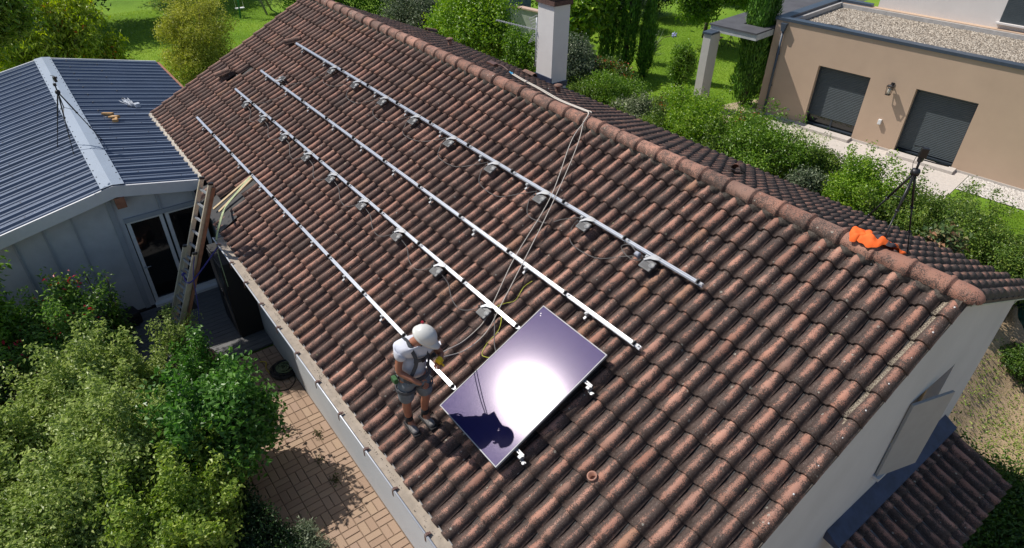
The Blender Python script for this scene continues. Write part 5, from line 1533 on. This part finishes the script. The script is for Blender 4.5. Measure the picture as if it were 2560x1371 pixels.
# teal mesh at the edge of the plot
tp = MB(); vs = []
for i in range(24):
    for j in range(12): vs.append((-2.6 + .05 * i + .04 * math.sin(j * 1.3), 10.0 - .10 * i * .9 + .05 * math.sin(i * 1.1 + j), gz(-1.8, 8) + .45 + .85 * j / 11 + .05 * math.sin(i * .9)))
tp.add(vs, [(i * 12 + j, (i + 1) * 12 + j, (i + 1) * 12 + j + 1, i * 12 + j + 1) for i in range(23) for j in range(11)], True)
o = tp.build('windbreak_mesh', simple('teal_mesh', (.012, .10, .105), .6, var=.8, scale=5), None); so = o.modifiers.new('thick', 'SOLIDIFY'); so.thickness = .01
tag(o, 'teal windbreak netting behind the far corner of the gable', 'netting')
# ------------------------------------------------------------------ plants
LM = {}
LM['laurel'] = leaf_mat('laurel_leaf', (.075, .15, .016), (.13, .25, .024), (.25, .38, .05), .27, .42)
LM['bright'] = leaf_mat('bright_laurel_leaf', (.09, .18, .014), (.17, .31, .022), (.34, .47, .05), .30, .42)
LM['dark'] = leaf_mat('dark_leaf', (.012, .035, .010), (.022, .06, .014), (.05, .10, .02), .12, .45)
LM['varieg'] = leaf_mat('variegated_leaf', (.07, .10, .04), (.13, .17, .07), (.42, .44, .30), .15, .5)
LM['photinia'] = leaf_mat('photinia_leaf', (.05, .10, .02), (.09, .16, .025), (.18, .20, .04), .18, .42, (.42, .045, .02), .90)
LM['grey'] = leaf_mat('grey_green_leaf', (.04, .065, .035), (.09, .13, .06), (.30, .34, .22), .15, .5)
LM['yellow'] = leaf_mat('yellow_green_leaf', (.19, .215, .03), (.36, .38, .07), (.58, .57, .15), .35, .5)
LM['peach'] = leaf_mat('peach_leaf', (.13, .20, .016), (.27, .35, .03), (.50, .56, .08), .42, .42, (.55, .16, .03), .985)
LM['cyp'] = leaf_mat('cypress_leaf', (.035, .10, .009), (.07, .185, .012), (.14, .29, .022), .1, .6)
LM['spirea'] = leaf_mat('spirea_leaf', (.13, .19, .04), (.27, .35, .095), (.48, .55, .20), .34, .45)
LM['spirea2'] = leaf_mat('golden_shrub_leaf', (.11, .175, .022), (.22, .32, .055), (.42, .50, .12), .34, .45)
LM['vib'] = leaf_mat('viburnum_leaf', (.05, .12, .024), (.09, .21, .04), (.18, .34, .07), .32, .40)
LM['rose'] = leaf_mat('flowering_shrub_leaf', (.075, .155, .03), (.15, .27, .05), (.30, .43, .12), .34, .42, (.50, .03, .06), .975)
LM['abelia'] = leaf_mat('abelia_leaf', (.06, .12, .016), (.12, .205, .03), (.26, .34, .06), .22, .42)
LM['grassy'] = leaf_mat('ground_cover_leaf', (.03, .075, .008), (.06, .13, .012), (.13, .21, .03), .2, .5)
LM['bronze'] = leaf_mat('bronze_leaf', (.05, .10, .03), (.11, .16, .05), (.30, .16, .09), .15, .5)
BARK = simple('bark', (.075, .058, .045), .95, var=.35, scale=14, bmp=.6, bscale=30)
TWIG = simple('twig', (.11, .085, .06), .9, var=.3, scale=14)
SEED = [100]
def stems(base, blobs, parent, name='stems', r=.022, mat=None, n=14, world=True, trunk=None):
    rr = random.Random(SEED[0]); q = MB(); B = Vector(base)
    bl = [blobs[i % len(blobs)] for i in range(n)]
    for c, rad in bl:
        p1 = Vector(c) + Vector([rr.uniform(-.3, .3) * k for k in rad])
        s0 = B + Vector((rr.uniform(-.1, .1), rr.uniform(-.1, .1), 0)) * (1 if trunk is None else .2)
        if trunk is not None: s0 = s0 + Vector((0, 0, trunk * rr.uniform(.75, 1.0)))
        mid = s0.lerp(p1, .5) + Vector((rr.uniform(-.1, .1), rr.uniform(-.1, .1), .1))
        q.tube([s0, mid, p1], [r, r * .7, r * .25], 6)
        for k in range(3):
            e = p1 + Vector([rr.uniform(-.9, .9) * x for x in rad]); q.tube([mid.lerp(p1, .5 + .15 * k), e], [r * .4, r * .12], 4)
    if trunk is not None: q.tube([B + Vector((0, 0, -.05)), B + Vector((.03, .02, trunk * .5)), B + Vector((0, 0, trunk * 1.02))], [r * 3.0, r * 2.3, r * 2.0], 10)
    return q.build(name, mat or TWIG, parent, world=world)
def bush(label, xy, top, rad, mat, n, L, W, nb=16, name='shrub', cat_='shrub', z0=0.0, group=None, low=.05, lo=.30, hi=.48, inner=.35, up=.35, droop=.1, csize=6, stem_r=.02, spread=1.6, shoots=0, full=False):
    SEED[0] += 1; rr = np.random.default_rng(SEED[0])
    base = (xy[0], xy[1], z0); t = thing(name, label, cat_, base, group=group)
    hz = (top - z0 - low) / 2; c = np.array([xy[0], xy[1], z0 + low + hz])
    bl = blobs_in(rr, c, (rad[0], rad[1], hz), nb, lo, hi, not full)
    bl.append((c - np.array([0, 0, hz * .15]), np.array([rad[0] * .6, rad[1] * .6, hz * .7])))
    if full:
        for k in range(14):
            a_ = 2 * PI * k / 14; bl.append((np.array([xy[0] + .62 * rad[0] * math.cos(a_), xy[1] + .62 * rad[1] * math.sin(a_), z0 + .35 + .5 * (k % 2)]), np.array([.5, .5, .45])))
    if shoots:
        for k in range(shoots):
            d = norm(rr.normal(size=3)); d[2] = abs(d[2]) + .6; d = norm(d); p = c + d * np.array([rad[0], rad[1], hz]) * .95
            for m_ in range(4): bl.append((p + d * .09 * m_ + np.array([0, 0, .05 * m_]), np.array([.05, .05, .07])))
    leaf_cloud('foliage', rr, bl, n, L, W, mat, t, base, up=up, inner=inner, csize=csize, droop=droop, spread=spread, zmin=z0 + .03)
    stems(base, bl[:nb], t, r=stem_r)
    return t
def tree(label, xy, trunk, c, rad, mat, n, L, W, nb=22, cat_='tree', name='tree', r=.04, **k):
    SEED[0] += 1; rr = np.random.default_rng(SEED[0])
    base = (xy[0], xy[1], 0); t = thing(name, label, cat_, base)
    bl = blobs_in(rr, c, rad, nb, k.get('lo', .22), k.get('hi', .40), top=False)
    leaf_cloud('crown', rr, bl, n, L, W, mat, t, base, up=k.get('up', .3), inner=k.get('inner', .3), csize=k.get('csize', 6), droop=k.get('droop', .2), spread=k.get('spread', 1.8))
    stems(base, bl, t, name='trunk', r=r, mat=BARK, n=nb, trunk=trunk)
    return t
def cypress(label, xy, h, r, n, tip=.25, z0=0):
    SEED[0] += 1; rr = np.random.default_rng(SEED[0]); base = (xy[0], xy[1], z0)
    t = thing('cypress', label, 'cypress', base)
    nc = n // 5
    z = rr.random(nc) ** .8 * h
    prof = np.minimum(1, (z / (h * .10)) ** .5) * (1 - (z / h) ** 2.6) ** .5 * (1 - .15 * z / h)
    a = rr.random(nc) * 2 * PI
    lump = 1 + .16 * np.sin(a * 4 + z * 1.7) + .12 * np.sin(a * 7 - z * 3.1)
    rad = r * prof * lump * (.55 + .45 * rr.random(nc) ** .4)
    P = np.stack([xy[0] + rad * np.cos(a), xy[1] + rad * np.sin(a), z0 + z + .05], 1)
    dn = np.stack([np.cos(a), np.sin(a), np.full(nc, .15)], 1); cl = rr.random(nc)
    P = np.repeat(P, 5, 0) + rr.normal(size=(nc * 5, 3)) * np.array([.04, .04, .10]); dn = np.repeat(dn, 5, 0)
    Nn = norm(dn + rr.normal(size=P.shape) * .5); az = norm(dn * .35 + np.array([0, 0, 1.0]) + rr.normal(size=P.shape) * .18)
    V, F = leaf_quads(rr, P, Nn, .20, .045, 0, az * 2.5)
    lv = np.repeat(np.stack([rr.random(len(P)), np.repeat(cl, 5), rr.random(len(P)), np.ones(len(P))], 1), 4, 0)
    np_mesh('foliage', V - np.array(base), F, LM['cyp'], t, lv)
    q = MB(); q.tube([(xy[0], xy[1], z0 - .05), (xy[0], xy[1], z0 + h * .9)], [.11, .02], 8); q.build('trunk', BARK, t)
    return t

# --- bushes in the near garden, bottom left
bush('broad dark green shrub with big leaves beside the paved path', (-8.15, -6.20), 1.85, (1.0, .85), LM['vib'], 22000, .10, .066, nb=26, shoots=16, name='viburnum')
bush('large pale yellow-green shrub at the centre of the near garden', (-8.35, -7.45), 1.95, (1.15, 1.05), LM['spirea'], 46000, .068, .040, nb=30, shoots=14, name='spirea', up=.6, inner=.55, lo=.24, hi=.40)
bush('pale green shrub in the bottom corner of the garden, furthest from the path', (-7.7, -8.6), 1.9, (1.2, 1.0), LM['spirea'], 42000, .066, .040, nb=28, shoots=12, name='spirea', up=.6, inner=.55, lo=.24, hi=.40)
bush('yellowish shrub reaching over the low dark plants at the near path edge', (-6.95, -7.15), 1.55, (.9, .85), LM['spirea2'], 17000, .072, .044, nb=26, shoots=22, name='golden_shrub', lo=.18, hi=.32, inner=.4, up=.5)
bush('leafy green shrub between the annex and the pale central shrub', (-10.0, -7.75), 1.85, (1.2, 1.0), LM['spirea'], 36000, .075, .040, nb=28, shoots=16, name='garden_shrub', up=.6, inner=.5, lo=.24, hi=.40)
bush('green shrub with scattered red flowers in front of the annex wall', (-11.9, -7.85), 1.75, (1.1, .9), LM['rose'], 26000, .085, .042, nb=22, shoots=12, name='flowering_shrub')
bush('pale green shrub below the ladder, left of the terracotta pots', (-10.2, -6.85), 1.15, (.75, .55), LM['spirea'], 14000, .07, .034, nb=16, shoots=16, name='garden_shrub')
bush('thin upright shrub in front of the ladder foot', (-10.75, -6.10), 1.25, (.33, .28), LM['spirea'], 3600, .055, .026, nb=9, shoots=12, name='upright_shrub', inner=.1)
bush('round-leaved green shrub at the terrace edge beside the pots', (-9.75, -5.98), 1.2, (.62, .48), LM['vib'], 9000, .075, .048, nb=14, shoots=8, name='viburnum')
for (x, y, h_, lab) in ((-12.75, -7.42, 2.05, 'tall leafy stem before the annex panels, the left of two'), (-12.35, -6.92, 1.95, 'tall leafy stem before the annex panels, beside the black bag')):
    SEED[0] += 1; rr = np.random.default_rng(SEED[0]); t = thing('buddleia', lab, 'shrub', (x, y, 0), group='tall stems by the annex')
    bl = []
    for k in range(7):
        dx, dy = rr.normal(0, .16, 2); hh_ = h_ * rr.uniform(.55, 1.0)
        for m_ in range(9): f_ = .25 + .75 * m_ / 8; bl.append((np.array([x + dx * f_, y + dy * f_, hh_ * f_]), np.array([.10, .10, .11]) * (1.15 - .6 * f_)))
    leaf_cloud('foliage', rr, bl, 2600, .085, .028, LM['laurel'], t, (x, y, 0), inner=.1, csize=4)
    stems((x, y, 0), [b_ for i, b_ in enumerate(bl) if i % 9 == 8], t, r=.012, n=7)
bush('pale green shrub at the bottom edge of the frame left of the yellowish one', (-7.15, -7.95), 1.6, (.9, .7), LM['spirea'], 22000, .068, .04, nb=24, shoots=10, name='spirea', up=.6, inner=.5, lo=.24, hi=.40)
bush('low dark ground shrub in shade along the near path edge', (-6.55, -6.35), .75, (1.0, .55), LM['dark'], 16000, .06, .03, nb=16, name='ground_shrub', low=.0)
bush('grey feathery plant at the very edge of the path', (-6.05, -5.78), .48, (.34, .26), LM['grey'], 5000, .07, .012, nb=9, name='lavender', low=.0)
bush('dark shrub at the left frame edge in front of the annex', (-11.9, -9.1), 1.6, (1.0, .8), LM['dark'], 16000, .08, .04, nb=16, shoots=6, name='garden_shrub')
bush('pale green shrub at the left frame edge, the upper of two', (-9.9, -9.35), 1.75, (1.0, .95), LM['spirea'], 27000, .068, .04, nb=24, shoots=10, up=.6, inner=.5, name='spirea')
bush('pale green shrub at the left frame edge, the lower of two', (-8.9, -9.6), 1.7, (.95, .9), LM['spirea'], 25000, .066, .04, nb=24, shoots=10, up=.6, inner=.5, name='spirea')
bush('small green shrub filling the gap below the big-leaved shrub', (-7.55, -6.55), 1.25, (.7, .6), LM['spirea2'], 12000, .06, .036, nb=14, shoots=6, name='golden_shrub')
# tree just outside the left edge: its crown is placed to shade the terrace edge and paving
tree('garden tree just outside the left edge, its crown placed to shade the paving', (-14.3, -10.9), 3.6, (-14.3, -7.3, 6.2), (1.0, 1.1, .85), LM['laurel'], 24000, .10, .05, nb=22, r=.05, name='ash_tree')
SEED[0] += 1; rr = np.random.default_rng(SEED[0])
t = bush('leafy sapling at the left edge against the annex wall', (-12.1, -8.62), 3.6, (.55, .5), LM['laurel'], 6500, .11, .045, nb=18, name='sapling', cat_='sapling', inner=.1, lo=.2, hi=.34)

# --- far garden, top left
tree('peach tree with drooping leaves behind the annex roof', (-27.2, -6.2), 1.3, (-26.9, -5.9, 3.0), (2.1, 2.4, 1.9), LM['peach'], 26000, .20, .055, nb=48, name='peach_tree', droop=.8, r=.05, lo=.15, hi=.27, up=.7, inner=.15, spread=1.2)
tree('second peach tree right of the first, nearer the yellow shrub', (-26.8, -4.3), 1.2, (-26.6, -4.2, 1.9), (.85, .8, .95), LM['peach'], 6500, .20, .055, nb=18, name='peach_tree', droop=.9, r=.035, lo=.18, hi=.32, inner=.15, spread=1.2)
bush('yellow-leaved upright shrub on the lawn left of the roof', (-29.0, -.7), 3.5, (1.75, 1.7), LM['yellow'], 30000, .085, .045, nb=44, name='yellow_shrub', inner=.1, lo=.22, hi=.36, stem_r=.02, shoots=26, full=True)
for (x, y, w_, h_, lab) in ((-37.5, -8.5, 3.0, 5.5, 'dark evergreen mass at the top left corner of the garden'), (-40.5, -3.5, 3.4, 6.0, 'dark evergreen behind the lawn, left of the swing'), (-44.0, 2.0, 3.6, 6.5, 'dark evergreen behind the lawn, just left of the swing poles'), (-45.5, 7.5, 3.0, 6.0, 'dark evergreen directly behind the swing'), (-33.5, -10.5, 2.6, 5.0, 'dark evergreen behind the peach tree')):
    bush(lab, (x, y), h_, (w_, w_), LM['dark'], 17000, .22, .10, nb=26, name='evergreen_tree', cat_='tree', stem_r=.06, low=.2)
bush('mid green conifer hedge above the lawn at the top left', (-38.0, -6.2), 3.0, (1.6, 1.9), LM['laurel'], 12000, .14, .05, nb=18, name='conifer_shrub', droop=.5)
# clipped hedge at the head of the roof
def hedge(label, a, b, h, th, mat, n, L, W, name='hedge', az=None):
    SEED[0] += 1; rr = np.random.default_rng(SEED[0]); a = np.array(a); b = np.array(b); base = tuple((a + b) / 2) + (0,)
    t = thing(name, label, 'hedge', base); k = max(4, int(np.linalg.norm(b - a) / .5)); bl = []
    for i in range(k):
        p = a + (b - a) * i / (k - 1)
        for z in (.25, .6, .88): bl.append((np.array([p[0], p[1], h * z]), np.array([.42 + .1 * rr.random(), th * .5, h * .22])))
    leaf_cloud('foliage', rr, bl, n, L, W, mat, t, base, inner=.55, up=.2, droop=0, az=az)
    stems(base, bl, t, r=.03, n=k)
    return t
hedge('tall clipped bright green hedge behind the far end of the roof', (-34.5, 5.6), (-31.5, 11.5), 3.0, 1.3, LM['cyp'], 26000, .16, .05, az=(.3, -.3, .9))

# --- neighbour's garden beyond the ridge
B2 = 'shrubs along the boundary beyond the ridge'
bush('grey-green speckled shrub beyond the ridge, between the clipped hedge and the bright laurel', (-26.2, 7.9), 3.0, (1.7, 1.3), LM['grey'], 15000, .10, .05, nb=20)
bush('very tall bright green laurel beyond the ridge', (-20.9, 7.4), 3.95, (2.6, 1.5), LM['bright'], 42000, .13, .055, nb=34, name='laurel', shoots=26, stem_r=.03)
bush('dark green laurel filling the gap right of the bright laurel', (-17.9, 7.6), 3.0, (1.1, 1.1), LM['laurel'], 15000, .11, .05, nb=18, name='laurel')
bush('grey variegated shrub left of the chimney, behind the antenna', (-17.0, 8.6), 2.9, (1.6, 1.2), LM['grey'], 20000, .09, .045, nb=22)
tree('broad-leaved young tree right of the chimney', (-20.2, 12.2), 1.6, (-20.0, 12.2, 2.7), (1.2, 1.2, 1.25), LM['bright'], 8000, .24, .17, nb=20, name='catalpa_tree', up=.8, lo=.24, hi=.36)
cypress('dark slender cypress, the left of the close pair right of the chimney', (-19.75, 13.4), 6.2, .33, 9000)
cypress('dark slender cypress, the right of the close pair right of the chimney', (-19.0, 13.75), 6.6, .36, 10000)
cypress('short dark cypress at the right foot of the pair', (-18.25, 14.15), 3.0, .28, 5000)
cypress('big dark cypress growing through the hole in the flat canopy', (-13.60, 14.72), 6.3, .52, 16000)
tree('dark drooping tree at the head of the lawn, left of the canopy', (-20.6, 21.0), 1.4, (-19.6, 19.6, 3.0), (2.3, 2.2, 1.9), LM['laurel'], 20000, .20, .07, nb=30, name='medlar_tree', droop=.8, lo=.2, hi=.34)
tree('tree behind the canopy, left of the villa roof', (-18.0, 24.5), 1.6, (-17.6, 24.2, 3.0), (2.4, 2.2, 1.9), LM['laurel'], 12000, .20, .08, nb=22, name='garden_tree')
bush('grey-leaved shrub at the head of the lawn behind the cypress pair', (-24.0, 18.8), 2.4, (1.5, 1.4), LM['grey'], 9000, .12, .05, nb=16)
bush('dark conifer shrub at the head of the lawn', (-25.2, 22.2), 2.2, (1.9, 1.6), LM['dark'], 9000, .16, .06, nb=16, name='conifer_shrub')
bush('dark shrub at the top of the frame above the lawn', (-30.5, 21.5), 4.2, (2.6, 2.4), LM['dark'], 12000, .2, .09, nb=18)
bush('green shrub at the top of the frame beyond the chimney', (-27.0, 17.0), 3.0, (2.0, 1.9), LM['laurel'], 12000, .15, .07, nb=18)
bush('dark shrub behind the villa lawn at the top of the frame', (-24.5, 29.0), 3.6, (3.0, 2.6), LM['dark'], 12000, .2, .09, nb=18)
bush('light green sapling on the lawn left of the grey pillar', (-15.55, 13.25), 2.35, (.62, .62), LM['laurel'], 6500, .10, .045, nb=16, name='sapling', cat_='sapling', inner=.15, lo=.2, hi=.36)
ag = MB(); 
t = thing('agapanthus', 'strappy plant with one blue flower head by the cypress pair', 'plant', (-19.3, 15.6, 0))
rr = np.random.default_rng(77); P = np.repeat(np.array([[-19.3, 15.6, .5]]), 160, 0) + rr.normal(size=(160, 3)) * np.array([.12, .12, .15]); az = norm(np.stack([rr.normal(size=160), rr.normal(size=160), np.abs(rr.normal(size=160)) + .5], 1))
V, F = leaf_quads(rr, P, norm(rr.normal(size=(160, 3))), .75, .035, 0, az * 4); np_mesh('foliage', V - np.array([-19.3, 15.6, 0]), F, LM['grey'], t, np.repeat(np.stack([rr.random(160), rr.random(160), rr.random(160), np.ones(160)], 1), 4, 0))
q = MB(); q.tube([(-19.3, 15.6, .5), (-18.9, 15.9, 1.15), (-18.55, 16.2, 1.3)], .012, 6); q.build('flower_stalk', TWIG, t)
q = MB()
for k in range(30): d_ = Vector(rr.normal(size=3)).normalized(); q.tube([Vector((-18.55, 16.2, 1.3)), Vector((-18.55, 16.2, 1.3)) + d_ * .13], [.01, .022], 5)
q.build('flower_head', simple('pale_blue_flower', (.35, .38, .62), .7), t)

# --- boundary hedge of mixed shrubs behind the far eave
HB = 2.15
bush('low green shrub with red shoots just right of the chimney', (-16.2, 10.0), 2.0, (1.2, .95), LM['photinia'], 13000, .085, .045, nb=18, name='photinia')
bush('rounded green shrub beyond the ridge, right of the chimney base', (-14.9, 8.75), 2.15, (1.3, 1.0), LM['laurel'], 20000, .075, .035, nb=22)
bush('white-variegated shrub beyond the ridge under the cypress pair', (-13.4, 8.6), 1.75, (1.0, .9), LM['varieg'], 15000, .075, .036, nb=18)
bush('photinia with red tips beside the white-variegated shrub', (-13.0, 9.9), 1.75, (.85, .8), LM['photinia'], 9000, .085, .042, nb=16, name='photinia')
bush('big rounded green laurel in front of the grey pillar', (-11.2, 8.75), 2.45, (1.45, 1.15), LM['bright'], 30000, .080, .036, nb=26, name='laurel', shoots=8)
bush('photinia with red shoots between the pillar and the villa corner', (-10.3, 10.0), 2.0, (.6, .6), LM['photinia'], 7000, .085, .042, nb=14, name='photinia')
bush('big green laurel in front of the villa downpipe', (-8.9, 8.7), 2.35, (1.35, 1.1), LM['laurel'], 30000, .085, .036, nb=26, name='laurel', shoots=14)
bush('greyish shrub before the half-lowered shutter', (-7.2, 8.35), 1.8, (.75, .8), LM['grey'], 11000, .075, .036, nb=16)
bush('rounded bright green laurel before the villa forecourt', (-6.05, 8.75), 2.15, (1.0, .95), LM['bright'], 22000, .075, .036, nb=22, name='laurel', shoots=14)
bush('photinia with red tips behind the ridge tripod', (-5.25, 9.9), 1.65, (.5, .45), LM['photinia'], 5000, .085, .04, nb=12, name='photinia')
bush('green abelia at the right edge beyond the roof, nearest the bright laurel', (-4.55, 9.2), 1.95, (1.0, 1.0), LM['abelia'], 18000, .065, .034, nb=20, name='abelia', shoots=14)
bush('green abelia at the right edge beyond the roof, middle of the row', (-3.55, 8.7), 1.95, (.95, 1.0), LM['abelia'], 17000, .065, .034, nb=20, name='abelia', shoots=10)
bush('green abelia at the right edge beyond the roof, cut by the frame', (-2.4, 8.95), 1.6, (.95, 1.1), LM['abelia'], 15000, .065, .034, nb=20, name='abelia', shoots=8)
bush('broad-leaved plant with bronze plumes behind the right end of the roof', (-3.75, 7.35), 2.2, (.42, .40), LM['bronze'], 2200, .15, .08, nb=8, name='bronze_plant', cat_='plant', inner=.1)
for (x, y, tp, lab) in ((-15.7, 8.2, 1.75, 'low green shrub filling the hedge line right of the chimney'), (-12.4, 7.9, 1.7, 'low green shrub in the hedge line under the white-variegated shrub'), (-10.1, 8.0, 1.9, 'green shrub in the hedge line between the two big laurels'),
        (-7.75, 9.6, 1.7, 'green shrub in the hedge line before the first roller shutter'), (-5.3, 8.6, 1.75, 'green shrub in the hedge line just left of the ridge tripod'), (-4.0, 10.0, 1.5, 'green shrub in the hedge line behind the ridge tripod legs')):
    bush(lab, (x, y), tp, (1.0, .85), LM['abelia'], 14000, .07, .035, nb=18, name='hedge_shrub', shoots=6)
# rough growth on the low ground beyond the gable
LG = gz(-.5, 4)
def cover(label, pts, r, n, mat, L, W, h=.3):
    SEED[0] += 1; rr = np.random.default_rng(SEED[0]); P = []
    for (x, y) in pts:
        k = n // len(pts); P.append(np.stack([x + rr.normal(0, r, k), y + rr.normal(0, r, k), np.zeros(k)], 1))
    P = np.concatenate(P); P[:, 2] = [gz(a, b) for a, b in P[:, :2]]; P[:, 2] += rr.random(len(P)) ** 1.5 * h
    Nn = norm(rr.normal(size=P.shape) * .8 + np.array([0, 0, .8])); V, F = leaf_quads(rr, P, Nn, L, W, .1)
    o = np_mesh('ground_cover', V, F, mat, None, np.repeat(np.stack([rr.random(len(P)), rr.random(len(P)), rr.random(len(P)), np.ones(len(P))], 1), 4, 0))
    o['kind'] = 'stuff'; o['label'] = label; o['category'] = 'ground cover'; return o
cover('dark weeds covering the low ground beside the porch roof', [(-.5, 4.3), (.2, 3.8), (.3, 3.0), (.5, 2.2), (.8, 1.4), (-.2, 5.0), (.4, 4.6), (-.9, 4.6)], .42, 26000, LM['grassy'], .085, .04, .35)
cover('sparse weeds on the bare earth beyond the gable', [(-1.2, 6.4), (-.6, 6.8), (-1.5, 7.4), (-.2, 6.0)], .5, 2600, LM['spirea2'], .06, .025, .08)
bush('tangled green shrub at the foot of the teal netting', (-1.35, 8.2), -.25, (.75, .6), LM['grassy'], 11000, .065, .035, nb=14, z0=-1.1, name='bramble', low=0)
# mown grass blades where the lawns can be seen
def lawn(label, boxes, n, L=.06):
    SEED[0] += 1; rr = np.random.default_rng(SEED[0]); ar = np.array([(b[2] - b[0]) * (b[3] - b[1]) for b in boxes]); ar = ar / ar.sum(); P = []
    for b, f in zip(boxes, ar):
        k = int(n * f); P.append(np.stack([rr.uniform(b[0], b[2], k), rr.uniform(b[1], b[3], k), np.zeros(k)], 1))
    P = np.concatenate(P); P[:, 2] = [gz(a, b) - .003 for a, b in P[:, :2]]
    az = norm(rr.normal(size=P.shape) * .5 + np.array([0, 0, 1.0])); V, F = leaf_quads(rr, P, norm(rr.normal(size=P.shape)), L, .014, 0, az * 3)
    cl = .5 + .25 * np.sin(P[:, 0] * 1.7 + P[:, 1] * .6) * np.sin(P[:, 1] * 1.3) + rr.normal(0, .12, len(P))
    o = np_mesh('grass', V, F, LM['lawn'], None, np.repeat(np.stack([rr.random(len(P)), np.clip(cl, 0, 1), rr.random(len(P)), np.ones(len(P))], 1), 4, 0))
    o['kind'] = 'stuff'; o['label'] = label; o['category'] = 'grass'
LM['lawn'] = leaf_mat('mown_grass', (.125, .215, .014), (.21, .33, .02), (.36, .46, .05), .3, .55)
lawn('mown lawn of the villa garden', [(-24.5, 11.5, -9.8, 24), (-9, 10.5, -3, 11.6)], 110000)
lawn('mown lawn beyond the annex', [(-42, -4, -26, 5.5)], 60000, .07)
lawn('mown grass strip before the white pebbles', [(-4.6, 10.8, 1.5, 14.1)], 30000, .05)
